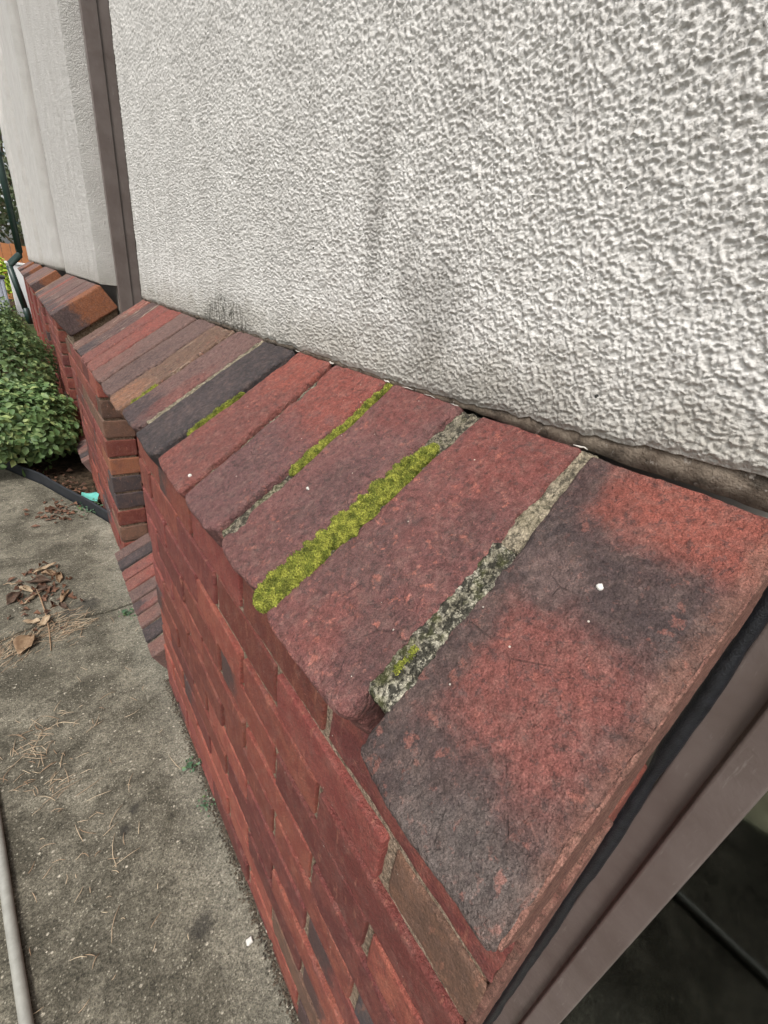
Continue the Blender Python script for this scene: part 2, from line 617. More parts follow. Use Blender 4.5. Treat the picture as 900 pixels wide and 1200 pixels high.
few = k.math('GREATER_THAN', k.sep(k.vor(oc, 75, 'F1', 'Color'))[0], .9)
c = k.mix(k.math('MULTIPLY', k.math('LESS_THAN', dd, .09), few), c, (.04, .032, .03))
M_BROWN = k.done(c, k.ramp(k.noise(oc, 40, 4, .7), .35, .65, .28, .5), k.bump(k.noise(oc, 260, 3, .6), .0006, .5), .5)
M_BLACK = simple_mat('black_rubber_sealant', (.014, .015, .018), .35, .5, .3, 120, .0012)
M_PIPE = simple_mat('dark_green_paint', (.012, .032, .026), .4, .5, .1, 20)

# ------------------------------------------------------------------ ground, path, bed
gr = MB()
gr.add([(-120, -120, -1.16), (120, -120, -1.16), (120, 200, -1.16), (-120, 200, -1.16)], [(0, 1, 2, 3)])
tag(gr.build('ground', M_SOIL), kind='structure')

EDGE = [(-.128, 2.262), (-.156, 2.342), (-.217, 2.499), (-.286, 2.667), (-.38, 2.907), (-.472, 3.079), (-.57, 3.275), (-.72, 3.52), (-.92, 3.74), (-1.3, 3.95)]
path = empty('path', (0, 0, G))
tag(path, kind='structure')


def slab(poly, name):
    b = MB()
    n = len(poly)
    b.add([(x, y, 0) for x, y in poly] + [(x, y, -.09) for x, y in poly],
          [tuple(range(n)), tuple(range(n, 2 * n))[::-1]] + [(i, i + n, (i + 1) % n + n, (i + 1) % n) for i in range(n)])
    # consistent outward faces
    o = b.build(name, M_CONC, path)
    mod = o.modifiers.new('bevel', 'BEVEL')
    mod.width = .006
    mod.segments = 2
    return o


jl = [(-1.5, 1.52), (-.56, 1.538), (-.44, 1.578), (-.38, 1.557), (-.316, 1.548), (-.23, 1.541), (-.178, 1.55), (-.02, 1.55)]
slab([(-1.5, -1.6), (.2, -1.6), (.2, -.02), (-.10, -.02), (-.10, 1.09), (-.02, 1.09)] + [(x, y - .006) for x, y in jl[::-1]], 'slab')
slab([(x, y + .006) for x, y in jl] + [(-.02, 1.80), (-.10, 1.80), (-.10, 2.20)] + [(x - .004, y - .012) for x, y in EDGE] + [(-1.5, 4.0)], 'slab')

# soil bed with a lumpy surface
nx, ny = 60, 90
xs, ys = np.linspace(-1.6, -.02, nx), np.linspace(2.2, 7.5, ny)
X, Y = np.meshgrid(xs, ys, indexing='ij')
P = np.stack([X.ravel(), Y.ravel(), 0 * X.ravel()], 1)
Z = G - .055 + .05 * (fbm(P * 9, 4, 3) - .5)
edge_x = np.interp(P[:, 1], [e[1] for e in EDGE], [e[0] for e in EDGE])
Z = np.where(P[:, 0] < edge_x - .0, G - .14, Z)
P[:, 2] = Z
ids = np.arange(nx * ny).reshape(nx, ny)
F = np.stack([ids[:-1, :-1].ravel(), ids[1:, :-1].ravel(), ids[1:, 1:].ravel(), ids[:-1, 1:].ravel()], 1)
tag(obj('soil_bed', P, F, M_SOIL, None, True), kind='structure')

# ------------------------------------------------------------------ brick pieces (shared meshes)
STRETCH, HALF = [], []
BL, BH, BD = .2095, .0650, .1025
for s in range(9):
    v, f = rough_box((BD, BL, BH), .009, .0032, .0011, 40 + s, .0035, 75, .0003)
    STRETCH.append((v, f))
for s in range(5):
    v, f = rough_box((BD, .1, BH), .009, .0032, .0011, 70 + s, .0035, 75, .0003)
    HALF.append((v, f))
_cache = {}


def brick_mesh(half, var, mi):
    key = (half, var, mi)
    if key not in _cache:
        v, f = (HALF if half else STRETCH)[var]
        _cache[key] = mk_mesh('brick', v, f, M_WALL[mi], True)
    return _cache[key]


def lay(parent, y0, y1, xface, ztop, rows, seed, odd0=0, first=None, mix=None, start_half=True):
    """stretcher-bond brickwork from y0 to y1; each brick an object"""
    rnd = random.Random(seed)
    s = .2205
    px, py, pz = parent.location
    for r in range(rows):
        zc = ztop - r * HC - BH / 2
        edges = [y0]
        t = y0 + (s / 2 if (r + odd0) % 2 == 0 else s)
        while t < y1 - .03:
            edges.append(t)
            t += s
        edges.append(y1 + .01)
        for i in range(len(edges) - 1):
            a, b = edges[i], edges[i + 1] - .011
            ln = b - a
            if ln < .03:
                continue
            half = ln < .15
            var = rnd.randrange(len(HALF) if half else len(STRETCH))
            mi = rnd.choices(range(5), mix or (56, 38, 4, 2, 0))[0]
            if first and i == 0 and r in first:
                mi = first[r]
            o = link('brick', brick_mesh(half, var, mi), parent,
                     (xface + BD / 2 + rnd.uniform(-.0026, .0026) - px, (a + b) / 2 - py, zc + rnd.uniform(-.001, .001) - pz))
            o.scale = (1, ln / (.1 if half else BL), 1)
            o.rotation_euler = (rnd.uniform(-.004, .004), rnd.uniform(-.012, .012), rnd.uniform(-.008, .008))


def mortar_block(parent, x0, x1, y0, y1, z0, z1, seed=0):
    px, py, pz = parent.location
    d = (x1 - x0, y1 - y0, z1 - z0)
    v, f = rough_box(d, .02, .002, .0016, seed, 0, 90)
    v = v + np.array([(x0 + x1) / 2 - px, (y0 + y1) / 2 - py, (z0 + z1) / 2 - pz])
    return obj('mortar', v, f, M_MORTAR_WALL, parent, True)


ORD = ['nearest', 'second', 'third', 'fourth', 'fifth', 'sixth']
pier_labels = [
    'red brick pier nearest the camera, right under the mossy sill',
    'second red brick pier, its end showing red, brown and slate headers',
    'third red brick pier, rising behind the green shrubs',
    'fourth red brick pier, far along the wall above the shrubs',
]
firsts = {0: {0: 1, 1: 2, 2: 1, 3: 0}, 1: {0: 0, 1: 2, 2: 2, 3: 0, 4: 4, 5: 3, 6: 3, 7: 0, 8: 2, 9: 0}}
for k in range(4):
    y0 = k * PSTEP
    y1 = y0 + PIER
    zt = -.332 + HC if k != 1 else -.508 + 3 * HC
    p = empty('brick_pier', (-W, y0, G))
    tag(p, pier_labels[k], 'brick wall', 'brick piers of the building')
    rows = int((zt - G) / HC) + 1
    lay(p, y0, y1, -W, zt, rows, 11 + k, 1, firsts.get(k))
    mortar_block(p, -W + .0056, -W + .0965, y0 + .006, y1 - .006, G - .06, zt + .012, 5 + k)
    if k == 0:
        lay(p, y0, .32, -.0445 + .002, zt, rows, 99, 0)
        mortar_block(p, -.040, .055, .005, .30, G - .06, zt + .012, 9)
        v, f = rough_box((.10, .006, zt - G + .05), .006, .0015, .0008, 33, .001, 70)
        v = v + np.array([.052, -.0006, (zt - G) / 2])
        obj('pointing', v, f, M_SMEAR, p, True)

rec_labels = ['recessed red brickwork between the nearest and second piers', 'recessed red brickwork between the second and third piers',
              'recessed red brickwork between the third and fourth piers']
for k in range(3):
    y0 = k * PSTEP + PIER + .012
    y1 = (k + 1) * PSTEP - .004
    p = empty('recessed_brickwork', (-.0365, y0, G))
    tag(p, rec_labels[k], 'brick wall', 'recessed brick panels')
    zt = -.332 + HC
    lay(p, y0 - .1, y1 + .1, -.0365, zt, int((zt - G) / HC) + 1, 31 + k, 0)
    mortar_block(p, -.029, .06, y0 - .1, y1 + .1, G - .06, zt + .012, 15 + k)

# far stretch of wall, too distant to tell its bricks apart
k = NT('far_brickwork')
bt = k.n('TexBrick')
k.l(k.mapping(k.obj(), rot=(math.radians(90), 0, math.radians(90))), bt.inputs['Vector'])
bt.inputs['Color1'].default_value = (.25, .06, .045, 1)
bt.inputs['Color2'].default_value = (.17, .045, .036, 1)
bt.inputs['Mortar'].default_value = (.2, .15, .1, 1)
bt.inputs['Scale'].default_value = 1
bt.inputs['Brick Width'].default_value = .2205
bt.inputs['Row Height'].default_value = .075
bt.inputs['Mortar Size'].default_value = .01
M_FARB = k.done(bt.outputs['Color'], .85, k.bump(bt.outputs['Fac'], -.006, 1), .3)
b = MB()
y = 4 * PSTEP
while y < WALL_END:
    b.box(-W, .06, y, min(y + PIER, WALL_END), G - .06, -.257)
    b.box(-.0365, .058, y + PIER - .2, min(y + PSTEP + .1, WALL_END - .01), G - .058, -.259)
    y += PSTEP
tag(b.build('brick_wall', M_FARB), 'far stretch of stepped red brick wall towards the dark green downpipe', 'brick wall')

# ------------------------------------------------------------------ sills
DARK = (.055, .045, .047)
DUSK = (.125, .062, .062)
BRIGHT = (.25, .07, .058)
# (lo_near, lo_far, up_near, up_far)
SB = [(0.001, .0975, 0.001, .114), (.114, .219, .125, .219), (.245, .329, .240, .343), (.345, .434, .353, .460),
      (.450, .559, .474, .562), (.571, .677, .572, .676), (.689, .803, .685, .799), (.814, .912, .809, .910),
      (.922, 1.028, .919, 1.026), (1.038, 1.143, 1.036, 1.144), (1.153, 1.253, 1.153, 1.258), (1.264, 1.358, 1.268, 1.364),
      (1.369, 1.467, 1.374, 1.470), (1.478, 1.569, 1.480, 1.571)]
tones = [
    dict(base=(.140, .072, .067), soot=.34, salmon=.24, blobs=[
        (.36, .42, .22, .50, (.215, .074, .064), .8), (.93, .34, .17, .66, (.255, .080, .062), 1.0), (.66, .45, .13, .85, DARK, .88), (.86, .97, .32, .15, DARK, .85),
        (.62, .74, .07, .22, (.150, .105, .10), .7), (.07, .5, .13, .9, (.066, .055, .055), .85), (.30, .96, .30, .15, (.07, .056, .055), .8), (.55, .0, .5, .09, (.21, .105, .08), .6), (.03, .2, .1, .4, (.12, .105, .10), .7)]),
    dict(base=(.185, .078, .074), soot=.28, salmon=.45, blobs=[
        (.95, .45, .3, .5, (.205, .066, .057), .8), (.30, .70, .22, .3, (.10, .066, .066), .6), (.18, .2, .12, .3, (.10, .06, .06), .6), (.55, .2, .2, .25, (.12, .06, .06), .5), (.12, .55, .12, .2, (.23, .08, .07), .6)]),
    dict(base=(.175, .082, .080), soot=.25, salmon=.36, blobs=[
        (.95, .6, .2, .4, (.19, .063, .056), .7), (.4, .35, .3, .3, (.115, .066, .068), .6), (.1, .5, .15, .4, (.15, .07, .066), .5)]),
    dict(base=(.165, .080, .080), soot=.22, salmon=.32, blobs=[(.85, .45, .33, .6, (.265, .076, .060), .85), (.3, .5, .3, .5, (.12, .068, .07), .6)]),
    dict(base=(.205, .074, .064), soot=.3, salmon=.36, blobs=[(.9, .5, .22, .5, (.29, .082, .062), .8), (.25, .4, .3, .4, (.15, .066, .062), .55)]),
    dict(base=(.050, .045, .049), soot=.2, salmon=.05, blobs=[(.4, .5, .3, .3, (.085, .068, .072), .5)]),
    dict(base=(.165, .100, .093), soot=.3, salmon=.12, blobs=[(.08, .6, .2, .6, (.06, .05, .055), .9), (.35, .2, .3, .2, (.21, .075, .065), .6)]),
    dict(base=(.165, .105, .078), soot=.35, salmon=.35, pale=.35, blobs=[(.1, .5, .2, .5, (.30, .15, .09), .7)]),
    dict(base=(.15, .10, .092), soot=.3, salmon=.12, blobs=[(.3, .5, .3, .4, (.10, .07, .068), .5)]),
    dict(base=(.165, .105, .095), soot=.3, salmon=.15, blobs=[(.2, .6, .25, .5, (.20, .10, .085), .6)]),
    dict(base=(.215, .076, .064), soot=.2, salmon=.3, blobs=[(.15, .5, .3, .5, (.22, .10, .085), .6), (.85, .5, .3, .5, (.27, .078, .064), .7)]),
    dict(base=(.20, .08, .07), soot=.2, salmon=.35, blobs=[(.85, .5, .2, .5, (.25, .07, .06), .7)]),
    dict(base=(.115, .075, .072), soot=.4, salmon=.1, pale=.8, blobs=[(.05, .5, .2, .5, (.055, .048, .054), .9)]),
    dict(base=(.16, .095, .08), soot=.3, salmon=.2, pale=.75, blobs=[(.9, .5, .2, .5, (.29, .09, .07), .8)]),
]
sill = empty('brick_sill', (0, 0, -.2))
tag(sill, 'long sloping brick sill nearest the camera, with moss in its joints', 'brick sill', 'sloping brick sills')
OFF = np.array([0, 0, .2])
M_SILL = []
for i, (e, t) in enumerate(zip(SB, tones)):
    mat = sill_brick_mat('sill_brick_clay', seed=i + 1, **t)
    M_SILL.append(mat)
    wd = (e[1] - e[0] + e[3] - e[2]) / 2
    dims = (LS, wd, TH)
    st = (.0026, .003, .0032, .004, .0045, .005)[min(i, 5)] if i < 6 else .0045
    v, f = rough_box(dims, st, .0042 if i else .0036, .0011, 100 + i * 3, .012 if i in (1, 2, 3) else .009, 42, .00035 if i < 5 else 0)
    # soften the outer (lower) arris: worn noses
    rn = random.Random(i + 50)
    tipx = rn.uniform(-.002, .002)
    q, uv = slope_map(v, dims, *e, lift=rn.uniform(-.001, .0012) if i else 0.0, tip=(-A + tipx * CS, -B + tipx * SN), dip=rn.uniform(-.0015, .0015) if i else 0)
    wp = q * 26 + i * 9.1
    q[:, 1] += (fbm(wp, 3, 81) - .5) * (.0075 if i < 6 else .006)
    du_ = (fbm(wp + 40, 3, 83) - .5) * .009 * sstep(.5, .0, uv[:, 0])
    du_ = du_ + (.004 if i == 0 else .0075) * np.exp(-uv[:, 0] / .035) * np.abs(2 * uv[:, 1] - 1) ** 5 * (uv[:, 1] > (.5 if i == 0 else -1)) * (.3 + 1.4 * fbm(np.stack([uv[:, 1] * 2 + i * 3, 0 * du_, 0 * du_], 1), 2, 85))
    if i == 0:
        du_ = du_ * sstep(.05, .4, uv[:, 1]) - .004
        q[:, 1] = np.maximum(q[:, 1], .0005)
    q[:, 0] += CS * du_
    q[:, 2] += SN * du_
    if i >= 6:
        pr = np.stack([uv[:, 0] * 6 + i * 5, uv[:, 1] * 13, 0 * q[:, 0] + i], 1)
        dd = .0042 * (fbm(pr, 3, 60 + i) - .5) * (v[:, 2] > 0)
        q[:, 0] += SN * dd
        q[:, 2] -= CS * dd
    if i == 1:      # crack and spalled hollow near the lower end of the second brick
        d = np.hypot((uv[:, 0] - .30) * .25, (uv[:, 1] - .36) * .11)
        hole = sstep(.022, .004, d + .012 * (fbm(q * 150, 3, 4) - .5)) * .0022
        line = np.abs((uv[:, 0] - .25) * .25 + .55 * (uv[:, 1] - .5) * .1 + .012 * (fbm(q * 70, 3, 8) - .5))
        hole = hole + sstep(.0028, .0, line) * .0018 * sstep(.10, .2, uv[:, 1]) * sstep(.75, .6, uv[:, 1])
        up = (v[:, 2] > 0)
        q[:, 0] += SN * hole * up
        q[:, 2] -= CS * hole * up
    o = obj('brick', q + OFF, f, mat, sill, True, uv)
    # small kiss marks of white paint on a few bricks
M_JOINT_GRIT = mortar_mat('lichened_mortar', (.20, .18, .13), (.42, .39, .31), .92, .22, 1.5, 1.0, .42)
M_JOINT = mortar_mat('grey_mortar', (.17, .148, .108), (.27, .24, .18), .85, .15, 1.3, 1.0, .44)
M_JOINT_PALE = mortar_mat('pale_mortar', (.20, .168, .118), (.29, .245, .178), .65, .06, 1.3)
joint_cfg = {0: (.045, .0012, M_JOINT_GRIT), 1: (.05, -.005, M_JOINT), 2: (.05, -.007, M_JOINT), 3: (.08, -.0085, M_JOINT), 4: (.12, -.0095, M_JOINT),
             5: (.10, -.001, M_JOINT_PALE)}
for i in range(len(SB) - 1):
    a, b2 = SB[i], SB[i + 1]
    u0, lift, mat = joint_cfg.get(i, (.06, -.0055, M_JOINT))
    e = (a[1] - .0035, b2[0] + .0035, a[3] - .0035, b2[2] + .0035)
    wd = (e[1] - e[0] + e[3] - e[2]) / 2
    dims = (LS * (1 - u0), wd, TH * .45)
    st = .0017 if i < 2 else (.003 if i < 6 else .006)
    if i == 0:
        # lower half: gritty lichened mortar, upper half: paler sound mortar
        for (ua, ub, mm, lf, am) in ((.095, .60, M_JOINT_GRIT, .0002, .0024), (.60, 1.0, M_JOINT_PALE, -.002, .0006)):
            dm = (LS * (ub - ua), wd, TH * .4)
            v, f = rough_box(dm, st, .0035, am, 300 + int(ua * 9), .003, 110, .0009)
            q, uv = slope_map(v, dm, *e, u0=ua, u1=ub, lift=lf)
            obj('mortar_joint', q + OFF, f, mm, sill, True)
        continue
    v, f = rough_box(dims, st, .002, .0024, 300 + i, .003, 110, .0012)
    q, uv = slope_map(v, dims, *e, u0=u0, u1=1.0, lift=lift)
    obj('mortar_joint', q + OFF, f, mat, sill, True)
# bedding under the bricks
SEC = [(-.131, -.215), (.058, -.082), (.058, -.262), (-.131, -.262)]
bd = MB()
bd.prism_y([(x, z + .2) for x, z in SEC], .004, SILL - .004)
bd.build('bedding_mortar', M_MORTAR_WALL, sill)
# pinkish pointing skim on the near end
dm = (LS, .0045, TH)
v, f = rough_box(dm, .004, .0012, .0007, 77, .001, 90, .0003)
q, uv = slope_map(v, dm, -.0006, .0036, -.0006, .0036, lift=-.0035)
obj('pointing', q + OFF, f, M_SMEAR, sill, True)

# more distant sills: shared brick meshes
FAR = []
for s in range(6):
    dims = (LS, .1, TH)
    v, f = rough_box(dims, .02, .005, .0016, 500 + s, .006, 40)
    q, uv = slope_map(v, dims, -.05, .05, -.05, .05)
    FAR.append([mk_mesh('brick', q, f, M_SILL[j], True, uv) for j in (6, 8, 9, 7, 12, 10)])
M_END = sill_brick_mat('orange_end_brick', (.24, .092, .045), seed=31, soot=.15, salmon=.1, blobs=[(.12, .5, .26, 2.0, (.07, .055, .06), .95)])
sl_labels = ['', 'second sloping brick sill, its bare orange end facing the camera', 'third sloping brick sill, beyond the second one with the orange end',
             'fourth sloping brick sill, small and far along the wall', 'farthest sloping brick sill, beside the dark green downpipe']
for kk in range(1, 5):
    y0 = kk * PERIOD
    s = empty('brick_sill', (0, y0, -.2))
    tag(s, sl_labels[kk], 'brick sill', 'sloping brick sills')
    rn = random.Random(kk * 7)
    for i in range(14):
        if i == 0:
            dims = (LS, .102, TH)
            v, f = rough_box(dims, .012, .005, .0014, 600 + kk, .006, 40)
            q, uv = slope_map(v, dims, -.051, .051, -.051, .051)
            me = mk_mesh('brick', q, f, M_END, True, uv)
        else:
            me = FAR[rn.randrange(6)][rn.choice((0, 0, 1, 1, 1, 2, 2, 3, 4, 4, 5))]
        o = link('brick', me, s, (rn.uniform(-.002, .002), .052 + i * .1125, .2 + rn.uniform(-.0015, .0015)))
    bd = MB()
    bd.prism_y([(x + .0, z + .2) for x, z in [(-.19, -.136), (-.131, -.215), (.05, -.09), (-.002, -.009)]], .09, SILL - .03)
    bd.prism_y([(x, z + .2) for x, z in SEC], .03, SILL - .03)
    bd.build('bedding_mortar', M_MORTAR_WALL, s)

# low splayed plinth courses in the recesses
spl_labels = ['low splayed row of bricks on the path at the foot of the nearest pier', 'low splayed row of bricks half hidden by the green shrub']
for kk in range(2):
    y0 = 1.108 + kk * PSTEP
    s = empty('splayed_plinth', (-.0365, y0, G))
    tag(s, spl_labels[kk], 'brick plinth', 'low splayed brick plinths')
    rn = random.Random(kk + 3)
    ang, ln = math.radians(27), .158
    tip = (-.178, -.985)
    cols_ = [0, 3, 9, 3, 9, 0, 4, 3, 2]
    for i in range(9):
        ya = y0 + i * .0752
        dims = (ln, .0645, .1)
        v, f = rough_box(dims, .008, .005, .0013, 700 + i, .006, 45)
        q, uv = slope_map(v, dims, ya, ya + .0645, ya, ya + .0645, tip=tip, ang=ang, length=ln, lift=rn.uniform(-.002, .002))
        mi = [9, 5, 9, 6, 8, 10, 11, 5, 8][i]
        obj('brick', q - np.array([-.0365, y0, G]), f, M_SILL[mi], s, True, uv)
    bb = MB()
    bb.prism_y([(x + .0365, z - G) for x, z in [(-.165, -.990), (-.04, -.926), (-.04, -1.14), (-.123, -1.14), (-.123, -1.065)]], .008, .0752 * 9 - .018)
    bb.build('mortar', M_JOINT, s)

# ------------------------------------------------------------------ roughcast panels
def stucco_height(y, z, seed=0, fr=1.0):
    p = np.stack([y, z, 0 * y + seed * 3.3], 1)
    warp = (fbm(p * 170, 2, 3) - .5) * .004
    pw = p + np.stack([warp, -warp, 0 * warp], 1)
    n1 = fbm(pw * np.array([500, 590, 1]) * fr, 2, 11)
    n2 = fbm(pw * np.array([980, 1050, 1]) * fr, 2, 23)
    n0 = fbm(p * 30, 2, 5)
    h = (sstep(.32, .74, n1) * .0017 + (n2 - .5) * .0012) / fr ** .5 + (n0 - .5) * .002
    return h


def grow(a, b, d0, full, rate):
    out = [a]
    while out[-1] < b:
        d = d0 if out[-1] - a < full else d0 * (1 + (out[-1] - a - full) * rate)
        out.append(out[-1] + d)
    out[-1] = b
    return np.array(out)


def panel(parent, y0, y1, ztop, mat, dy, dz, full, rate, seed, foot, fr=1.0):
    ys = grow(y0, y1, dy, full, rate)
    zs = np.concatenate([grow(0, 1.0, dz, full * .9, rate), [1.3, 1.7, ztop]])
    Yg, Zg = np.meshgrid(ys, zs, indexing='ij')
    ft = foot(Yg)                                   # ragged lower edge
    Zr = ft + Zg * (1 - ft / ztop)
    h = stucco_height(Yg.ravel(), Zr.ravel(), seed, fr).reshape(Yg.shape)
    lip = sstep(.0, .006, Zg)
    Xg = -(h * (.35 + .65 * lip)) + .0015 * (1 - lip)
    v = np.stack([Xg.ravel(), Yg.ravel(), Zr.ravel()], 1)
    n0, n1 = Yg.shape
    ids = np.arange(n0 * n1).reshape(n0, n1)
    f = np.stack([ids[:-1, :-1].ravel(), ids[:-1, 1:].ravel(), ids[1:, 1:].ravel(), ids[1:, :-1].ravel()], 1)
    # body behind the face: bottom, ends
    vb = v.copy()
    vb[:, 0] = .066
    N = len(v)
    rim = []
    for s, rev in ((ids[:, 0], False), (ids[:, -1], True), (ids[0, :], True), (ids[-1, :], False)):
        a, b = s[:-1], s[1:]
        q = np.stack([a, b, b + N, a + N], 1)
        rim.append(q[:, ::-1] if rev else q)
    used = np.unique(np.concatenate([r.ravel() for r in rim]))
    v2 = np.concatenate([v, vb])
    f2 = np.concatenate([f] + rim)
    keep = np.zeros(2 * N, bool)
    keep[:N] = True
    keep[used] = True
    remap = np.cumsum(keep) - 1
    return obj('roughcast', v2[keep], remap[f2], mat, parent, True)


pan_labels = ['large cream roughcast wall panel above the nearest sill, grime-stained at its foot',
              'second cream roughcast panel, left of the brown vertical frame, streaked with grey',
              'third cream roughcast panel, far along the wall above a small sill', 'fourth cream roughcast panel, far away near the downpipe',
              'farthest cream roughcast panel, ending at the dark green downpipe']
k = NT('bead_grime')
oc = k.obj()
c = k.mix(k.ramp(k.noise(oc, 60, 4, .6), .35, .65), (.24, .195, .15), (.13, .10, .075))
c = k.mix(k.math('MULTIPLY', k.ramp(k.noise(oc, 30, 5, .7), .52, .66), .8), c, (.05, .042, .033))
c = k.mix(k.math('MULTIPLY', k.ramp(k.noise(oc, 150, 4, .6), .60, .68), .5), c, (.55, .5, .44))
M_BEAD = k.done(c, .85, k.bump(k.noise(oc, 160, 5, .75), .005, .8), .25)
M_FLAKE = simple_mat('white_paint_flakes', (.60, .56, .50), .7, .3, .15, 200, .001)
for kk in range(5):
    y0 = kk * PERIOD
    w = empty('stucco_wall', (0, 0, 0))
    w.location = (0, 0, 0)
    tag(w, pan_labels[kk], 'stucco wall', 'roughcast wall panels')
    if kk == 0:
        def foot(Y):
            base = .003 + .0135 * np.clip(1 - Y / .27, 0, 1) ** 1.2
            return base + .006 * (fbm(np.stack([Y.ravel() * 70, 0 * Y.ravel(), 0 * Y.ravel()], 1), 3, 2).reshape(Y.shape) - .5)
        panel(w, .0, SILL + .012, 2.5, M_STUCCO, .00075, .00075, .22, 4.0, 0, foot)
        # smooth bead below the roughcast, dirty brown
        n = 700
        yb = np.linspace(.0, SILL + .01, n)
        lo = -.0022 + .0026 * (fbm(np.stack([yb * 60, 0 * yb, 0 * yb], 1), 3, 9) - .5)
        hi = foot(yb[:, None])[:, 0] + .004
        xo = .0006 + .0004 * (fbm(np.stack([yb * 40, 0 * yb + 3, 0 * yb], 1), 3, 19) - .5)
        rows = [np.stack([xo + .012, yb, lo + .0004], 1), np.stack([xo + .0008, yb, lo], 1), np.stack([xo + .0016, yb, lo + .6 * (hi - lo)], 1), np.stack([xo + .0035, yb, hi], 1)]
        v = np.concatenate(rows)
        f = np.concatenate([np.stack([np.arange(n - 1) + r * n, np.arange(n - 1) + (r + 1) * n, np.arange(1, n) + (r + 1) * n, np.arange(1, n) + r * n], 1) for r in range(3)])
        obj('bead', v, f, M_BEAD, w, True)
        # broken paint lip where the bead meets the bricks
        rn = random.Random(5)
        fl = MB()
        y = .01
        while y < .62:
            ln = rn.uniform(.004, .02)
            if rn.random() < .4:
                zz, hh = -.0002 + rn.uniform(-.0006, .0006), rn.uniform(.0006, .002)
                pts = []
                nseg = 4
                for j in range(nseg + 1):
                    yy = y + ln * j / nseg
                    pts.append((-.0014 + rn.uniform(-.0008, .0008), yy, zz + rn.uniform(-.0006, .0006)))
                fl.tube(pts, [hh * .25] + [hh * rn.uniform(.35, .6) for _ in range(nseg - 1)] + [hh * .2], 6)
            y += ln + rn.uniform(.002, .02)
        fl.build('flaking_paint', M_FLAKE, w, True)
    else:
        def foot(Y):
            return .004 + .003 * (fbm(np.stack([Y.ravel() * 30, 0 * Y.ravel(), 0 * Y.ravel()], 1), 3, 2 + kk).reshape(Y.shape) - .5)
        d = .0045 if kk == 1 else .03
        if kk == 1:
            xr, zr = np.linspace(-.001, .066, 16), np.arange(.004, 1.3, .005)
            Xr, Zr = np.meshgrid(xr, zr, indexing='ij')
            hr = stucco_height(Xr.ravel() + 7, Zr.ravel(), 4, .5)
            vr = np.stack([Xr.ravel(), y0 - .0015 - .5 * hr * sstep(.0, .006, Xr.ravel() + .001), Zr.ravel()], 1)
            ir = np.arange(Xr.size).reshape(Xr.shape)
            obj('return_face', vr, np.stack([ir[:-1, :-1].ravel(), ir[1:, :-1].ravel(), ir[1:, 1:].ravel(), ir[:-1, 1:].ravel()], 1), M_STUCCO2, w, True)
        panel(w, y0, y0 + SILL + .012 if kk < 4 else WALL_END, 2.5, M_STUCCO2, d, d, .5, 1.6, kk, foot, .36 if kk == 1 else .06)

# ------------------------------------------------------------------ windows
def glass_mat():
    k = NT('window_glass')
    gl = k.n('BsdfGlossy')
    gl.inputs['Roughness'].default_value = .03
    gl.inputs['Color'].default_value = (.9, .95, .92, 1)
    tr = k.n('BsdfTransparent')
    tr.inputs[0].default_value = (.72, .76, .70, 1)
    fr = k.n('Fresnel')
    fr.inputs[0].default_value = 1.52
    ms = k.n('MixShader')
    k.l(fr.outputs[0], ms.inputs[0])
    k.l(tr.outputs[0], ms.inputs[1])
    k.l(gl.outputs[0], ms.inputs[2])
    k.l(ms.outputs[0], k.out.inputs[0])
    return k.mat


M_GLASS = glass_mat()


def jamb_section(y, sgn, z0, z1):
    """stepped window jamb standing against a reveal at y; sgn=-1 the window lies towards -y"""
    s = [(.085, 0.0095), (.072, .0095), (.0705, .011), (.0705, .034), (.0605, .0355), (.060, .0375), (.060, .0605), (.0615, .062), (.112, .062), (.112, .0095)]
    b = MB()
    sec = [(x, y + sgn * yy) for x, yy in s]
    if sgn > 0:
        sec = sec[::-1]
    b.prism_z(sec, z0, z1)
    return b


def sealant(y, sgn, z0, z1, seed):
    n = 90
    zs = np.linspace(z0, z1, n)
    ang = np.linspace(-.3, math.pi + .3, 9)
    p = []
    for i, z in enumerate(zs):
        w = .0056 * (1 + .35 * (fbm(np.array([[z * 25, seed, 0]]), 3, seed)[0] - .5) * 2)
        wob = .003 * (fbm(np.array([[z * 12, seed + 4, 0]]), 3, seed + 1)[0] - .5)
        for a in ang:
            p.append((.071 - w * 1.1 * math.sin(a), y + sgn * (.0048 + wob) + math.cos(a) * w * 1.15, z))
    m_ = len(ang)
    ids = np.arange(n * m_).reshape(n, m_)
    f = np.stack([ids[:-1, :-1].ravel(), ids[1:, :-1].ravel(), ids[1:, 1:].ravel(), ids[:-1, 1:].ravel()], 1)
    return np.array(p), f


win = empty('window', (.07, 0, G))
tag(win, 'dark floor-length window with brown metal jamb and black sealant, beside the nearest sill', 'window', 'brown framed windows')


def shift(v, o):
    return [(a - o.location[0], b_ - o.location[1], c_ - o.location[2]) for a, b_, c_ in v]


def wbuild(b, name, mat, par, bevel=0, smooth=False):
    b.v = shift(b.v, par)
    return b.build(name, mat, par, smooth, bevel)


jb = wbuild(jamb_section(0, -1, G - .02, 2.4), 'jamb', M_BROWN, win, .0012)
wbuild(jamb_section(-.88, 1, G - .02, 2.4), 'jamb', M_BROWN, win, .0012)
v, f = sealant(0, -1, G, .02, 3)
obj('sealant', shift(v, win), f, M_BLACK, jb, True)
b = MB()
b.box(.062, .112, -.818, -.062, G - .02, G + .06)
wbuild(b, 'bottom_rail', M_BROWN, win, .002)
b = MB()
b.box(.090, .096, -.822, -.058, G + .055, 2.4)
wbuild(b, 'glass_pane', M_GLASS, win)
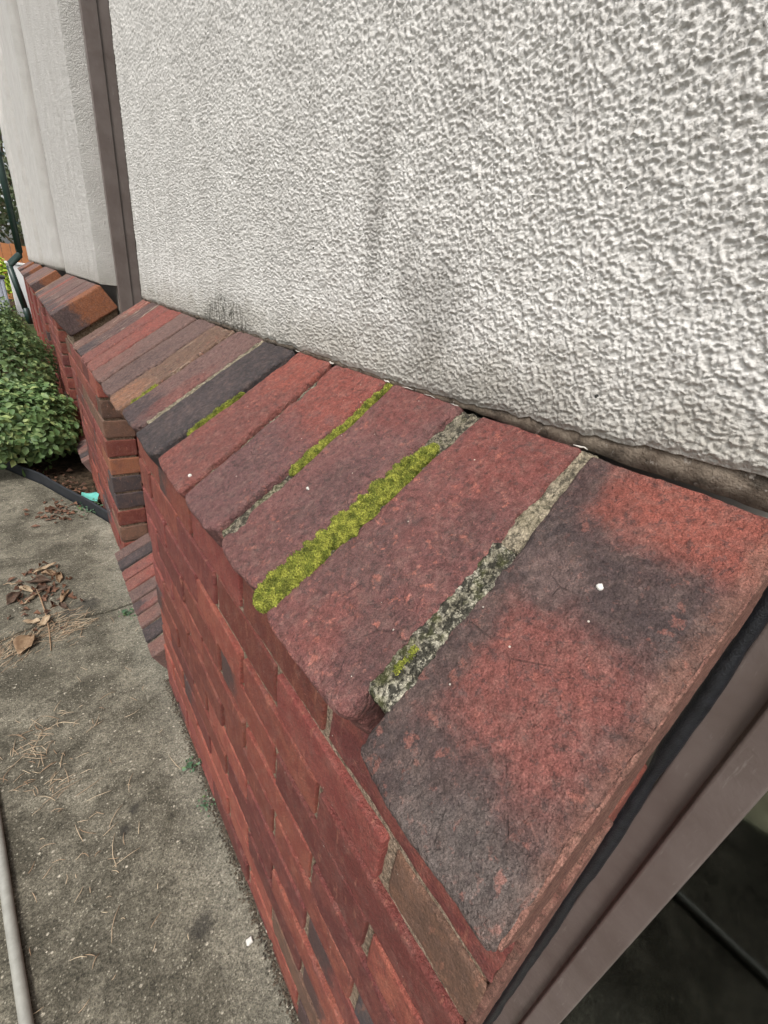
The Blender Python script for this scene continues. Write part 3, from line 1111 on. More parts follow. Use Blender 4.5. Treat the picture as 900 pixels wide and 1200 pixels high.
# room behind the glass
M_TILE = simple_mat('dim_floor_tile', (.16, .135, .105), .35, .5, .25, 8)
M_ROOM = simple_mat('dim_room_wall', (.20, .185, .155), .8, .3, .15, 3)
fl = empty('floor', (.8, -.5, G + .02))
tag(fl, kind='structure')
for i in range(8):
    for j in range(7):
        b = MB()
        x0, y0 = .13 + i * .303, -1.5 + j * .303
        b.box(x0, x0 + .297, y0, y0 + .297, G, G + .02)
        wbuild(b, 'tile', M_TILE, fl, .002)
b = MB()
b.box(.12, 2.6, -1.6, .8, G - .05, G + .012)
wbuild(b, 'screed', simple_mat('dark_grout', (.03, .028, .025), .9, .2), fl)
b = MB()
b.box(2.6, 2.7, -1.6, 12, G - .05, 2.5)
b.box(.12, 2.6, -1.7, -1.6, G - .05, 2.5)
b.box(.12, 2.6, .8, .9, G - .05, 2.5)
b.box(.0, 2.7, -1.7, 12, 2.5, 2.6)
o = b.build('wall_room', M_ROOM)
tag(o, kind='structure')
b = MB()
b.box(.0665, .12, .0, WALL_END, -.085, 2.5)
b2 = MB()
segs = [(i * PERIOD, i * PERIOD + SILL + .012) for i in range(5)]
for (ya, yb) in segs:
    b2.box(.0665, .12, ya + .006, min(yb, WALL_END), -.26, 2.5)
b2.box(.0615, .12, .006, WALL_END, G - .05, -.2605)
tag(b2.build('wall_backing', simple_mat('blockwork', (.3, .28, .25), .9, .2)), kind='structure')

wl = ['brown framed window between the large roughcast panel and the second panel', 'brown framed window beyond the second roughcast panel',
      'brown framed window beyond the third roughcast panel', 'brown framed window beyond the fourth roughcast panel']
for kk in range(4):
    ya, yb = kk * PERIOD + SILL + .012, (kk + 1) * PERIOD
    w = empty('window', (.07, (ya + yb) / 2, -.26))
    tag(w, wl[kk], 'window', 'brown framed windows')
    for (yy, sg) in ((ya, 1), (yb, -1)):
        jb = wbuild(jamb_section(yy, sg, -.25, 2.5), 'jamb', M_BROWN, w, .0012)
    v, f = sealant(yb, -1, -.24, .008, 8 + kk)
    obj('sealant', shift(v, w), f, M_BLACK, jb, True)
    # a second, wider jamb face behind the first one
    b = MB()
    b.box(.112, .19, yb - .055, yb - .012, -.25, 2.5)
    wbuild(b, 'inner_jamb', M_BROWN, w, .0012)
    b = MB()
    b.box(.06, .112, ya + .062, yb - .062, -.25, -.19)
    wbuild(b, 'bottom_rail', M_BROWN, w, .002)
    b = MB()
    b.box(.150, .156, ya + .02, yb - .05, -.2, 2.5)
    wbuild(b, 'glass_pane', M_GLASS, w)
    b = MB()
    b.box(-.135, .118, ya + .003, yb - .003, -.2565, -.25)
    wbuild(b, 'ledge', M_MORTAR_WALL, w)


# ------------------------------------------------------------------ moss
def moss_mat(name):
    k = NT(name)
    oc = k.obj()
    c = k.mix(k.ramp(k.noise(oc, 160, 3, .6), .35, .65), (.12, .14, .022), (.31, .315, .055))
    c = k.mix(k.math('MULTIPLY', k.ramp(k.noise(oc, 90, 3), .50, .66), .6), c, (.075, .085, .018))
    r = k.n('NewGeometry').outputs['Random Per Island']
    c = k.mix(1.0, c, k.ramp(r, 0, 1, .45, 1.6, False), 'MULTIPLY')
    n = k.bump(k.vor(oc, 900), .001, .6)
    return k.done(c, .8, n, .2)


M_MOSS = moss_mat('green_moss')


def moss(label, e, u0, u1, hgt, over, seed, tufts, ridge=False, side=0.0):
    """a cushion of moss in a joint; e = joint edges (lo near, lo far, up near, up far)"""
    nu, nv = int((u1 - u0) * LS / .0016), 22
    U, V = np.meshgrid(np.linspace(0, 1, nu), np.linspace(0, 1, nv), indexing='ij')
    U, V = U.ravel(), V.ravel()
    u = u0 + (u1 - u0) * U
    wob = fbm(np.stack([u * 22, 0 * u + seed, 0 * u], 1), 3, seed) - .5
    y0 = (1 - u) * e[0] + u * e[2] - over
    y1 = (1 - u) * e[1] + u * e[3] + over
    mid, hw = (y0 + y1) / 2 + side * (y1 - y0), (y1 - y0) / 2
    endf = np.sqrt(np.clip(1 - (2 * U - 1) ** 8, 0, 1))
    wob2 = fbm(np.stack([u * 75, sstep(.4, .6, V) * 7 + seed, 0 * u], 1), 3, seed + 8) - .5
    hw = hw * (1 + .7 * wob + 1.1 * wob2) * (.35 + .65 * endf) * (1 - .35 * sstep(.55, 1, U))
    y = mid + (V * 2 - 1) * hw
    prof = np.sqrt(np.clip(1 - (V * 2 - 1) ** 2, 0, 1))
    if ridge:
        gp = .64 - .30 * U + .10 * wob
        prof = prof * (1 - .8 * np.exp(-((V - gp) / .10) ** 2))
    pp = np.stack([u * LS, y, 0 * u], 1)
    h = -.006 + (hgt + .006) * prof * (.35 + .65 * endf) * (.35 + 1.25 * fbm(pp * 95, 3, seed + 3)) + .0034 * (fbm(pp * 330, 2, seed + 5) - .5)
    x = -A + CS * u * LS - SN * h
    z = -B + SN * u * LS + CS * h
    v = np.stack([x, y, z], 1)
    ids = np.arange(nu * nv).reshape(nu, nv)
    f = np.stack([ids[:-1, :-1].ravel(), ids[1:, :-1].ravel(), ids[1:, 1:].ravel(), ids[:-1, 1:].ravel()], 1)
    # tufts: tiny star sprigs over the cushion
    rs = np.random.RandomState(seed)
    pick = rs.randint(0, len(v), tufts)
    pick = pick[prof[pick] > .15]
    T = len(pick)
    c0 = v[pick] + rs.uniform(-.0015, .0015, (T, 3))
    nrm = np.array([-SN, 0, CS]) + rs.uniform(-.75, .75, (T, 3)) + np.stack([0 * pick, (V[pick] - .5) * 1.2, 0 * pick], 1)
    nrm /= np.linalg.norm(nrm, axis=1, keepdims=True)
    t1 = np.cross(nrm, rs.uniform(-1, 1, (T, 3)))
    t1 /= np.linalg.norm(t1, axis=1, keepdims=True)
    t2 = np.cross(nrm, t1)
    ln = rs.uniform(.0009, .0023, (T, 1))
    wd = rs.uniform(.00035, .0007, (T, 1))
    a = c0 + t1 * wd
    b = c0 + (-.5 * t1 + .87 * t2) * wd
    d = c0 + (-.5 * t1 - .87 * t2) * wd
    tip = c0 + nrm * ln
    tv = np.stack([a, b, d, tip], 1).reshape(-1, 3)
    base = np.arange(T)[:, None] * 4 + len(v)
    tf = np.concatenate([base + np.array([0, 1, 3]), base + np.array([1, 2, 3]), base + np.array([2, 0, 3])])
    tri = np.concatenate([f[:, [0, 1, 2]], f[:, [0, 2, 3]], tf])
    o = obj('moss', np.concatenate([v, tv]), tri, M_MOSS, None, True)
    tag(o, label, 'moss', None, 'stuff')


def jt(i):
    a, b2 = SB[i], SB[i + 1]
    return (a[1], b2[0], a[3], b2[2])


moss('thick cushion of yellow-green moss filling the widest sill joint', jt(1), .005, .80, .0042, .0012, 3, 34000, True)
moss('thin strip of yellow-green moss in the third sill joint', jt(2), .40, .99, .0008, -.0026, 4, 7000, False, -.16)
moss('short thread of green moss beside the dark slate sill brick', jt(4), .22, .60, .0008, -.0038, 5, 2500, False, -.12)
moss('small green moss patch at the foot of the gritty nearest joint', (.105, .111, .118, .121), .17, .25, .0026, -.0008, 6, 700)
moss('dark green moss line in the joint of the far brown sill bricks', jt(6), .1, .32, .0004, -.0032, 7, 800)

# ------------------------------------------------------------------ white paint spots on the sill
M_WHITE = simple_mat('white_dropping', (.62, .60, .55), .6, .3, .05, 300)
for i, (x, y, r, lab) in enumerate(((-.075, .0555, .0021, 'round white paint spot on the nearest sill brick'), (-.123, .3, .0016, 'small white spot on the third sill brick'),
                                    (-.183, .464, .002, 'small white spot near the tip of the red sill brick'))):
    rn = random.Random(i)
    pts = [(math.cos(t) * r * rn.uniform(.6, 1.15), math.sin(t) * r * rn.uniform(.6, 1.15)) for t in [k_ * math.pi / 7 for k_ in range(14)]]
    z = x * B / A
    vv = [(x + CS * p_ - SN * .0009, y + q_, z + SN * p_ + CS * .0009) for p_, q_ in pts]
    vv += [(x + CS * p_ * .7 - SN * .0017, y + q_ * .7, z + SN * p_ * .7 + CS * .0017) for p_, q_ in pts]
    vv += [(x + CS * p_ + SN * .002, y + q_, z + SN * p_ - CS * .002) for p_, q_ in pts]
    ff = [tuple(range(14, 28))] + [(j, (j + 1) % 14, (j + 1) % 14 + 14, j + 14) for j in range(14)] + [(j + 28, (j + 1) % 14 + 28, (j + 1) % 14, j) for j in range(14)]
    tag(obj('paint_spot', vv, ff, M_WHITE, None, True), lab, 'paint spot', 'white spots on the sill')

# ------------------------------------------------------------------ litter on the path
def dead_leaf(loc, ln, wd, rot, curl, seed, mat, label, tilt=0.0, group='dead leaves on the path'):
    rn = np.random.RandomState(seed)
    n, m_ = 12, 7
    U, V = np.meshgrid(np.linspace(0, 1, n), np.linspace(-1, 1, m_), indexing='ij')
    prof = np.sin(math.pi * np.clip(U, 0.01, .99) ** .85) ** .8
    x = (U - .5) * ln
    w_ = wd / 2 * prof
    ang = V * curl * (1 + .4 * np.sin(U * 5 + seed))
    y = np.sin(ang) / max(curl, .01) * w_
    z = (1 - np.cos(ang)) / max(curl, .01) * w_ + .25 * ln * tilt * (U - .3) ** 2
    P = np.stack([x.ravel(), y.ravel(), z.ravel()], 1)
    P[:, 2] += .008 * (fbm(P * 70 + seed, 3, seed) - .5) * 2
    P[:, 1] += .007 * (fbm(P * 70 + seed * 2, 2, seed + 3) - .5) * 2
    P[:, 2] -= P[:, 2].min() - .0015
    ids = np.arange(n * m_).reshape(n, m_)
    f = np.stack([ids[:-1, :-1].ravel(), ids[1:, :-1].ravel(), ids[1:, 1:].ravel(), ids[:-1, 1:].ravel()], 1)
    o = obj('dead_leaf', P, f, mat, None, True, None, loc)
    so = o.modifiers.new('solid', 'SOLIDIFY')
    so.thickness = .0007
    o.rotation_euler = (0, 0, rot)
    tag(o, label, 'leaf', group)
    return o


def dl_mat(name, a, b):
    k = NT(name)
    oc = k.obj()
    c = k.mix(k.ramp(k.noise(oc, 45, 4, .6), .35, .65), a, b)
    vein = k.math('ABSOLUTE', k.sep(oc)[1])
    c = k.mix(k.math('MULTIPLY', k.ramp(vein, .0015, .0004), .5), c, b)
    return k.done(c, .7, k.bump(k.noise(oc, 180, 3), .001, .6), .3)


ML = [dl_mat('tan_dead_leaf', (.26, .175, .105), (.15, .092, .052)), dl_mat('pale_dead_leaf', (.37, .285, .19), (.25, .175, .11)),
      dl_mat('dark_dead_leaf', (.10, .062, .042), (.055, .036, .027)), dl_mat('rust_dead_leaf', (.16, .078, .045), (.075, .040, .027))]
DL = [(-.416, 1.935, .095, .035, .5, 1.6, 1, 'topmost curled tan leaf of the small pile on the path'),
      (-.372, 1.845, .075, .045, 1.4, 1.9, 0, 'crumpled tan leaf on the right of the leaf pile'),
      (-.400, 1.885, .07, .04, 2.5, 1.7, 0, 'crumpled brown leaf in the middle of the leaf pile'),
      (-.479, 1.804, .06, .03, 2.2, 1.4, 1, 'pale curled leaf left of the dark leaves in the pile'),
      (-.462, 1.738, .085, .024, .7, 2.6, 1, 'pale leaf rolled into a tube at the pile\'s left'),
      (-.367, 1.700, .085, .034, 1.15, 2.0, 0, 'long brown curled leaf right of the twig'),
      (-.470, 1.588, .055, .038, 2.6, 1.0, 1, 'pale flat leaf left of the twig\'s lower end'),
      (-.432, 1.572, .062, .036, .9, 1.2, 1, 'pale leaf touching the twig on the path joint'),
      (-.488, 1.470, .085, .062, 1.1, .9, 0, 'large tan leaf lowest on the path, left of the twig'),
      (-.515, 1.767, .075, .040, 1.0, 1.1, 2, 'dark brown leaf at the left rim of the pile'),
      (-.440, 1.840, .085, .045, 2.9, 1.2, 2, 'dark shrivelled leaf in the middle of the pile'),
      (-.425, 1.785, .07, .04, .3, 1.3, 2, 'dark brown leaf above the twig\'s upper end'),
      (-.520, 1.875, .06, .012, 2.9, 2.4, 1, 'thin pale rolled leaf at the far left of the pile'),
      (-.375, 1.640, .05, .03, 1.9, 1.5, 2, 'small dark leaf beside the needles on the joint')]
for i, (x, y, l_, w_, r, cu, mi, lab) in enumerate(DL):
    dead_leaf((x, y, G), l_ * .95, w_ * 1.15, r, cu * 1.25, i + 2, ML[mi], lab, .8)
rn = random.Random(12)
lv, lf = [], []
for i in range(60):       # reddish crumbs of leaf by the edging
    x, y = rn.gauss(-.335, .05), rn.gauss(2.47, .07)
    ex = np.interp(y, [e[1] for e in EDGE], [e[0] for e in EDGE])
    x = min(x, ex - .02)
    l_, w_ = rn.uniform(.015, .045), rn.uniform(.008, .02)
    a = rn.uniform(0, 6.28)
    n0 = len(lv)
    for (du, dv, dz) in ((-.5, 0, .002), (0, -.5, .006), (.5, 0, .003), (0, .5, .010), (0, 0, .004)):
        px, py = du * l_, dv * w_
        lv.append((x + px * math.cos(a) - py * math.sin(a), y + px * math.sin(a) + py * math.cos(a), G + .002 + dz * rn.uniform(.4, 1.8)))
    lf += [(n0, n0 + 1, n0 + 4), (n0 + 1, n0 + 2, n0 + 4), (n0 + 2, n0 + 3, n0 + 4), (n0 + 3, n0, n0 + 4)]
for i in range(70):        # crumbs among the dead leaves
    x, y = rn.gauss(-.43, .045), rn.gauss(1.77, .10)
    l_, w_ = rn.uniform(.012, .04), rn.uniform(.008, .022)
    a = rn.uniform(0, 6.28)
    n0 = len(lv)
    for (du, dv, dz) in ((-.5, 0, .002), (0, -.5, .008), (.5, 0, .003), (0, .5, .012), (0, 0, .004)):
        px, py = du * l_, dv * w_
        lv.append((x + px * math.cos(a) - py * math.sin(a), y + px * math.sin(a) + py * math.cos(a), G + .002 + dz * rn.uniform(.4, 2.0)))
    lf += [(n0, n0 + 1, n0 + 4), (n0 + 1, n0 + 2, n0 + 4), (n0 + 2, n0 + 3, n0 + 4), (n0 + 3, n0, n0 + 4)]
for i in range(260):       # and in the bed behind the edging
    y = rn.uniform(2.3, 3.3)
    ex = np.interp(y, [e[1] for e in EDGE], [e[0] for e in EDGE])
    x = ex + .02 + abs(rn.gauss(0, .09))
    if x > -.03:
        continue
    l_, w_ = rn.uniform(.012, .04), rn.uniform(.008, .02)
    a = rn.uniform(0, 6.28)
    n0 = len(lv)
    for (du, dv, dz) in ((-.5, 0, .002), (0, -.5, .006), (.5, 0, .003), (0, .5, .010), (0, 0, .004)):
        px, py = du * l_, dv * w_
        lv.append((x + px * math.cos(a) - py * math.sin(a), y + px * math.sin(a) + py * math.cos(a), G - .035 + dz * rn.uniform(.4, 2.2)))
    lf += [(n0, n0 + 1, n0 + 4), (n0 + 1, n0 + 2, n0 + 4), (n0 + 2, n0 + 3, n0 + 4), (n0 + 3, n0, n0 + 4)]
o = obj('leaf_litter', lv, lf, ML[3])
tag(o, 'scatter of brown leaf fragments around the leaf pile and the black edging', 'leaf litter', None, 'stuff')
so = o.modifiers.new('solid', 'SOLIDIFY')
so.thickness = .0006

# twig
tw = MB()
tw.tube([(-.447, 1.785, G + .012), (-.438, 1.72, G + .010), (-.428, 1.62, G + .007), (-.424, 1.52, G + .004), (-.425, 1.41, G + .003)], [.0022, .0027, .0024, .002, .0014], 7)
tag(tw.build('twig', simple_mat('twig_bark', (.25, .165, .10), .8, .2, .25, 80), None, True), 'slender brown twig lying across the path joint by the leaves', 'twig')

# pine needles and fine straw
nd = MB()
rn = random.Random(21)
clumps = [(-.395, 1.52, .04, 130, .6), (-.52, 1.48, .035, 120, .4), (-.43, 1.52, .06, 30, .5), (-.49, 1.03, .05, 26, .3), (-.45, .97, .05, 22, .5), (-.40, 1.05, .06, 12, .8),
          (-.45, .86, .05, 12, .2), (-.43, .72, .05, 14, .6), (-.36, .62, .05, 7, .9), (-.40, .80, .14, 18, 1.6), (-.35, 1.2, .16, 12, 1.6), (-.42, .55, .1, 14, 1.6), (-.45, .5, .06, 8, 1.6), (-.47, 1.09, .03, 16, .25), (-.455, .90, .02, 12, .5)]
for (cx, cy, sg, n, sp) in clumps:
    base = rn.uniform(0, 3.14)
    for i in range(n):
        x, y = rn.gauss(cx, sg), rn.gauss(cy, sg)
        if x > -.175:
            continue
        a = base + rn.gauss(0, sp)
        l_ = rn.uniform(.006, .03) + rn.random() ** 3 * .05
        bend = rn.uniform(-.5, .5)
        pts = []
        z0 = G + .0016 + rn.random() * .003
        for t in (0, .33, .66, 1):
            aa = a + bend * t
            pts.append((x + l_ * t * math.cos(aa), y + l_ * t * math.sin(aa), z0 + .004 * math.sin(t * 3.14) * rn.random()))
        nd.tube(pts, [.0006, .0008, .0007, .0004], 4)
k = NT('dry_needles')
r = k.n('NewGeometry').outputs['Random Per Island']
c = k.mix(k.ramp(r, 0, 1, 0, 1, False), (.26, .16, .095), (.52, .42, .29))
M_NEEDLE = k.done(c, .7)
tag(nd.build('pine_needles', M_NEEDLE, None, True), 'dry pale pine needles scattered over the concrete path', 'pine needles', None, 'stuff')

# crumbs of mortar and grit along the foot of the wall, and pale grit on the path
gm = MB()
rn = random.Random(8)


def crumb(b, x, y, z, r):
    v = []
    for (a, e) in ((0, 0), (1.6, .2), (3.1, -.1), (4.7, .1)):
        q = r * rn.uniform(.6, 1.3)
        v.append((x + q * math.cos(a), y + q * math.sin(a), z + r * .3))
    v.append((x + rn.uniform(-.3, .3) * r, y, z + r * rn.uniform(.5, 1.0)))
    v.append((x, y, z - r * .5))
    b.add(v, [(0, 1, 4), (1, 2, 4), (2, 3, 4), (3, 0, 4), (1, 0, 5), (2, 1, 5), (3, 2, 5), (0, 3, 5)])


for i in range(3200):
    crumb(gm, -W - abs(rn.gauss(0, .009)) + .003, rn.uniform(0, 1.1), G + rn.uniform(0, .003), rn.uniform(.0008, .0032))
k = NT('wall_foot_dirt')
r = k.n('NewGeometry').outputs['Random Per Island']
c = k.mix(k.ramp(r, 0, .8, 0, 1, False), (.028, .023, .018), (.10, .078, .056))
c = k.mix(k.math('GREATER_THAN', r, .98), c, (.36, .32, .26))
tag(gm.build('dirt_crumbs', k.done(c, .95)), 'dark dirt and crumbs gathered along the foot of the nearest pier', 'dirt', None, 'stuff')
gm = MB()
for i in range(150):
    crumb(gm, rn.uniform(-.62, -.17), rn.uniform(.3, 2.2), G + .0006, rn.uniform(.0005, .0022) * rn.uniform(.5, 1))
tag(gm.build('grit', simple_mat('pale_grit', (.40, .36, .29), .9, .2, .3, 30)), 'pale grit grains scattered on the concrete path', 'grit', None, 'stuff')

# white chip by the wall foot
v, f = rough_box((.012, .010, .007), .002, .002, .0012, 5, .002, 200)
tag(obj('mortar_chip', v, f, M_WHITE, None, True, None, (-.170, .354, G + .004)), 'small white chip lying on the path at the foot of the wall', 'stone chip')

# hose
hp = [(-.60, 1.35), (-.575, 1.05), (-.552, .86), (-.541, .755), (-.530, .647), (-.521, .568), (-.510, .472), (-.497, .33), (-.49, .1), (-.50, -.4), (-.52, -1.2)]
hb = MB()
pts = []
for i in range(len(hp) - 1):
    for t in np.linspace(0, 1, 5)[:-1]:
        pts.append((hp[i][0] * (1 - t) + hp[i + 1][0] * t, hp[i][1] * (1 - t) + hp[i + 1][1] * t, G + .0098))
hb.tube(pts, .0095, 16)
tag(hb.build('hose', simple_mat('grey_hose_plastic', (.26, .255, .225), .45, .5, .15, 60, .0005), None, True), 'grey garden hose lying along the left of the path', 'hose')

# teal scrap in the bed
dead_leaf((-.190, 2.60, G + .005), .15, .075, 1.9, .7, 44, simple_mat('teal_plastic', (.12, .42, .36), .5, .4, .15, 40), 'teal plastic scrap lying in the bed behind the edging', 0.3, None)
for o in sc.objects:
    if o.get('label', '').startswith('teal'):
        o.name = 'plastic_scrap'
        o['category'] = 'plastic scrap'

# ------------------------------------------------------------------ plants
M_LEAF = leaf_mat('shrub_leaf', (.065, .125, .040), (.150, .235, .085), (.33, .40, .15))
M_LEAF_B = leaf_mat('dark_shrub_leaf', (.055, .10, .036), (.125, .19, .072), (.27, .33, .13))
M_WEED = leaf_mat('weed_leaf', (.055, .115, .06), (.10, .18, .10), (.15, .23, .08))
M_STEM = simple_mat('shrub_stem', (.09, .065, .04), .85, .2, .3, 60)


def leaves(P, D, size, rs, wfac=.62):
    """diamond leaves folded along the midrib; P positions, D facing directions"""
    n = len(P)
    ax = np.cross(D, rs.uniform(-1, 1, (n, 3)))
    ax /= np.linalg.norm(ax, axis=1, keepdims=True) + 1e-9
    sd = np.cross(D, ax)
    L = (size * rs.uniform(.65, 1.3, n))[:, None]
    a = P - ax * L * .5
    b = P + ax * L * .5 + D * L * .12 * -1
    c = P + sd * L * wfac * .5 + D * L * .14 - ax * L * .02
    d = P - sd * L * wfac * .5 + D * L * .14 - ax * L * .02
    c2 = P + sd * L * wfac * .38 + ax * L * .28 + D * L * .06
    d2 = P - sd * L * wfac * .38 + ax * L * .28 + D * L * .06
    mid = P + ax * L * .15
    v = np.stack([a, c, c2, b, d2, d, mid], 1).reshape(-1, 3)
    base = (np.arange(n) * 7)[:, None]
    f = np.concatenate([base + np.array(t) for t in ((0, 1, 6), (1, 2, 6), (2, 3, 6), (3, 4, 6), (4, 5, 6), (5, 0, 6))])
    return v, f


def shrub(name, label, cx, cy, z0, rx, ry, top, n, size, mat, seed, group='shrubs in the bed'):
    rs = np.random.RandomState(seed)
    root = empty(name, (cx, cy, z0))
    tag(root, label, 'shrub', group)
    H = top - z0
    d = rs.normal(size=(n, 3))
    d[:, 2] = np.abs(d[:, 2]) * 1.0 - .25
    d /= np.linalg.norm(d, axis=1, keepdims=True)
    lump = fbm(d * 3.2 + seed, 3, seed)
    rad = (.62 + .62 * lump) * rs.uniform(.72, 1.0, n) ** .5
    P = d * rad[:, None] * np.array([rx, ry, H * .62]) + np.array([0, 0, H * .42])
    keep = P[:, 2] > .01
    P, d = P[keep], d[keep]
    D = d + np.array([0, 0, .55]) + rs.uniform(-.7, .7, d.shape)
    D /= np.linalg.norm(D, axis=1, keepdims=True)
    v, f = leaves(P, D, size, rs)
    o = obj('foliage', v, f, mat, root)
    o['kind'] = 'stuff'
    b = MB()
    for i in range(22):
        j = rs.randint(len(P))
        q = P[j] * .9
        b.tube([(rs.uniform(-.06, .06), rs.uniform(-.06, .06), -.05), tuple(q * .45 + np.array([0, 0, .03])), tuple(q)], [.006, .004, .002], 5)
    b.build('stem', M_STEM, root)
    return root


shrub('shrub', 'light green leafy shrub in front, spilling over the black edging', -.56, 3.42, G - .05, .40, .50, -.62, 3600, .045, M_LEAF, 1)
shrub('shrub', 'green shrub in the middle, brushing against the brick pier', -.35, 3.50, G - .05, .25, .46, -.64, 2600, .042, M_LEAF, 6)
shrub('shrub', 'taller dark green shrub behind the front shrubs', -.55, 4.45, G - .05, .44, .65, -.34, 3800, .042, M_LEAF_B, 2)
shrub('shrub', 'tall shrub at the back beside the white wall end', -.62, 5.7, G - .05, .46, .85, -.27, 4200, .036, M_LEAF_B, 3)
shrub('shrub', 'dense shrub at the far end of the bed', -.85, 7.2, G - .05, .5, .9, -.40, 2600, .04, M_LEAF, 4)


def weed(label, x, y, seed, n, r, size, mat=None):
    rs = np.random.RandomState(seed)
    P = np.stack([rs.normal(0, r, n), rs.normal(0, r * 1.3, n), np.abs(rs.normal(.006, .008, n)) + .002], 1)
    D = np.array([0, 0, 1.0]) + rs.uniform(-.6, .6, (n, 3))
    D /= np.linalg.norm(D, axis=1, keepdims=True)
    v, f = leaves(P, D, size, rs)
    root = empty('weed', (x, y, G))
    tag(root, label, 'weed', 'small weeds along the wall foot')
    obj('foliage', v, f, mat or M_WEED, root)
    b = MB()
    for i in range(min(n, 10)):
        b.tube([(0, 0, -.002), tuple(P[i] * .6), tuple(P[i])], .0005, 4)
    b.build('stem', M_STEM, root)


weed('blue-green weed growing at the path joint beside the low splayed bricks', -.190, 1.485, 1, 46, .012, .010)
weed('green weed in the wall foot, farther of the two along the nearest pier', -.160, .77, 2, 34, .009, .010)
weed('weed in the wall foot, nearer of the two along the nearest pier', -.160, .655, 3, 20, .010, .008)
weed('scrappy weeds in the bed corner behind the edging', -.19, 2.47, 4, 80, .04, .018)

# edging strip
eb = MB()
n = len(EDGE)
zt0, zt1 = G - .08, G + .052
rn = random.Random(4)
vv, ff = [], []
fine = []
for i in range(n - 1):
    for t in np.linspace(0, 1, 5)[:-1]:
        fine.append((EDGE[i][0] * (1 - t) + EDGE[i + 1][0] * t, EDGE[i][1] * (1 - t) + EDGE[i + 1][1] * t))
fine.append(EDGE[-1])
for i, (x, y) in enumerate(fine):
    q0, q1 = fine[max(i - 1, 0)], fine[min(i + 1, len(fine) - 1)]
    tx, ty = q1[0] - q0[0], q1[1] - q0[1]
    l_ = math.hypot(tx, ty)
    nx_, ny_ = -ty / l_ * .003, tx / l_ * .003
    w_ = rn.uniform(-.0025, .0025)
    for (sx, z) in ((1, zt0), (1, zt1 + w_), (2.2, zt1 + w_ + .003), (1, zt1 + w_ + .008), (-1, zt1 + w_ + .008), (-2.2, zt1 + w_ + .003), (-1, zt1 + w_), (-1, zt0)):
        vv.append((x + nx_ * sx, y + ny_ * sx, z))
for i in range(len(fine) - 1):
    for j in range(8):
        ff.append((i * 8 + j, i * 8 + (j + 1) % 8, (i + 1) * 8 + (j + 1) % 8, (i + 1) * 8 + j))
tag(obj('garden_edging', vv, ff, simple_mat('black_edging_plastic', (.02, .022, .026), .5, .4, .2, 30), None), 'curved black plastic edging between the path and the planted bed', 'edging')

# ------------------------------------------------------------------ far end: downpipe, garden beyond
dp = empty('downpipe', (-.13, WALL_END, G))
tag(dp, 'dark green downpipe jogging around the far end of the sill', 'downpipe')


def dpb(pts, name, r=.052, nn=12):
    b = MB()
    b.tube([(x + .13, y - WALL_END, z - G) for x, y, z in pts], r, nn)
    b.build(name, M_PIPE, dp, True)


dpb([(-.115, WALL_END, 2.6), (-.115, WALL_END, .13)], 'pipe')
dpb([(-.115, WALL_END, .15), (-.125, WALL_END, .08), (-.29, WALL_END, -.09), (-.31, WALL_END, -.15)], 'offset_bend', .054)
dpb([(-.31, WALL_END, -.12), (-.215, WALL_END, -.85)], 'pipe')
dpb([(-.21, WALL_END, -.83), (-.20, WALL_END, -.95), (-.20, WALL_END, G - .02)], 'shoe', .056)
for z in (.6, 1.6):
    b = MB()
    b.box(-.06, .10, -.02, .02, z - G - .02, z - G + .02)
    b.build('bracket', M_PIPE, dp)

b = MB()
b.box(-.36, .3, 13.2, 13.4, G - .1, -.12)
b.box(-.38, .3, 13.18, 13.42, -.12, -.07)
tag(b.build('garden_wall', simple_mat('white_wall_paint', (.78, .78, .77), .8, .3, .06, 4), None, False, .01), 'white rendered garden wall beyond the downpipe', 'wall')

bn = empty('storage_bin', (-.75, 12.6, G))
tag(bn, 'pale grey ribbed bin with a black rim beyond the shrubs', 'bin')
b = MB()
b.box(-.3, .3, -.25, .25, 0, .70)
b.build('body', simple_mat('pale_grey_plastic', (.52, .54, .60), .5, .4, .05, 8), bn, False, .01)
for i in range(10):
    b = MB()
    b.box(-.28 + i * .06, -.25 + i * .06, -.265, -.248, .02, .68)
    b.build('rib', simple_mat('grey_rib_plastic', (.36, .38, .44), .5, .4, .05, 8) if i == 0 else bpy.data.materials['grey_rib_plastic'], bn)
b = MB()
b.box(-.33, .33, -.28, .28, .70, .75)
b.build('lid', simple_mat('black_lid_plastic', (.02, .02, .022), .45, .4, .1, 8), bn, False, .015)

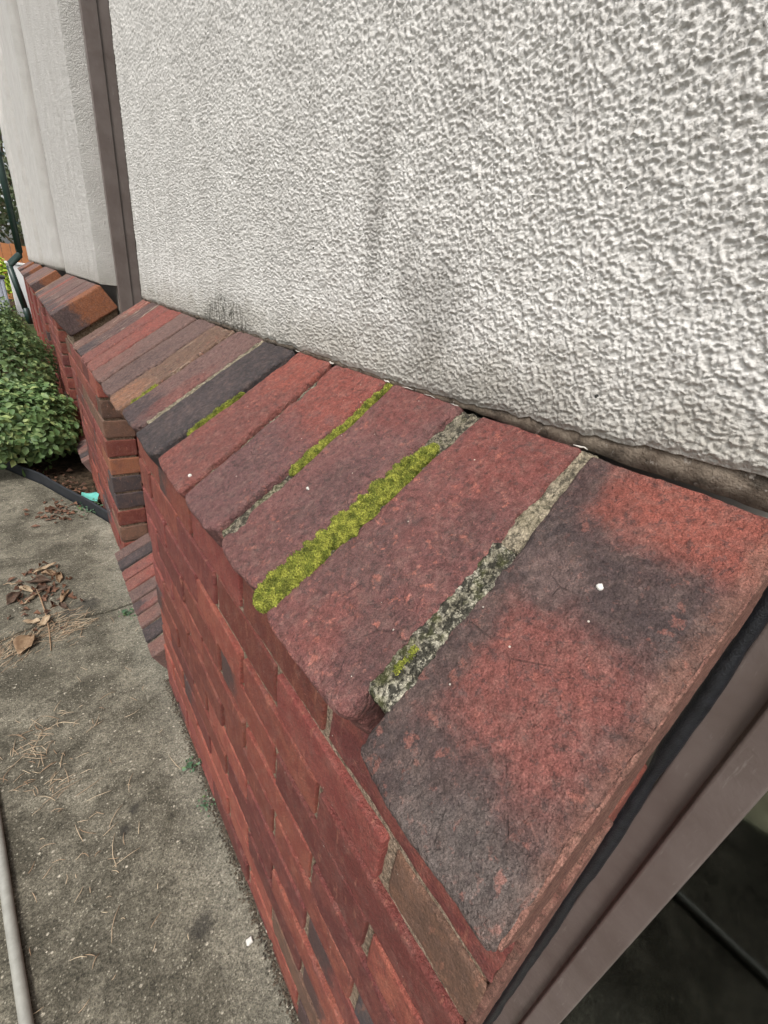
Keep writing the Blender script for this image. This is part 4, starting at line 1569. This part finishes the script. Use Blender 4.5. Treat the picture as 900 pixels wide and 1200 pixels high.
M_LIME = leaf_mat('lime_leaf', (.30, .42, .03), (.42, .55, .05), (.6, .66, .15))
shrub('lime_shrub', 'bright lime green shrub far behind the bin', -.95, 15.0, G - .05, .8, .6, .10, 1800, .11, M_LIME, 9, None)
b = MB()
fp = empty('fence', (-.8, 17.5, G))
tag(fp, 'orange-brown timber fence far behind the lime shrub', 'fence')
M_FENCE = simple_mat('orange_fence_timber', (.42, .17, .07), .8, .3, .15, 6)
for i in range(16):
    b = MB()
    b.box(-2 + i * .2, -2 + i * .2 + .19, -.015, .015, 0, 1.42 + .02 * (i % 2))
    b.build('board', M_FENCE, fp)
b = MB()
b.box(-2.0, 1.2, .016, .06, .3, .4)
b.box(-2.0, 1.2, .016, .06, 1.1, 1.2)
b.build('rail', M_FENCE, fp)


def tree(label, x, y, h, r, seed, mat, n):
    rs = np.random.RandomState(seed)
    t = empty('tree', (x, y, G - .05))
    tag(t, label, 'tree', 'trees beyond the garden')
    b = MB()
    b.tube([(0, 0, 0), (.05, .02, h * .3), (-.05, .05, h * .6), (.02, 0, h * .9)], [.16, .12, .08, .03], 9)
    cl = []
    for i in range(16):
        a, e = rs.uniform(0, 6.28), rs.uniform(.28, .95)
        rr = r * rs.uniform(.45, 1.0) * math.sin(min(1, (1.05 - e) * 1.6 + .25) * 1.57)
        q = (rr * math.cos(a), rr * math.sin(a), h * e)
        b.tube([(0, 0, h * max(.2, e - .2)), (q[0] * .5, q[1] * .5, h * e - .15), q], [.05, .03, .012], 6)
        cl.append(q)
    b.build('trunk', M_STEM, t)
    cl = np.array(cl)
    P = cl[rs.randint(len(cl), size=n)] + rs.normal(size=(n, 3)) * np.array([.5, .5, .38]) * r * .45
    D = rs.normal(size=(n, 3)) + np.array([0, 0, .8])
    D /= np.linalg.norm(D, axis=1, keepdims=True)
    v, f = leaves(P, D, .16, rs)
    o = obj('crown', v, f, mat, t)
    o['kind'] = 'stuff'


M_TREE = leaf_mat('tree_leaf', (.05, .075, .03), (.10, .12, .055), (.2, .22, .12))
tree('grey-green tree far beyond the fence, left of the downpipe', -1.6, 22, 5.5, 2.0, 1, M_TREE, 3500)
tree('second grey-green tree farther behind the downpipe', .2, 27, 6.5, 2.4, 2, M_TREE, 3500)
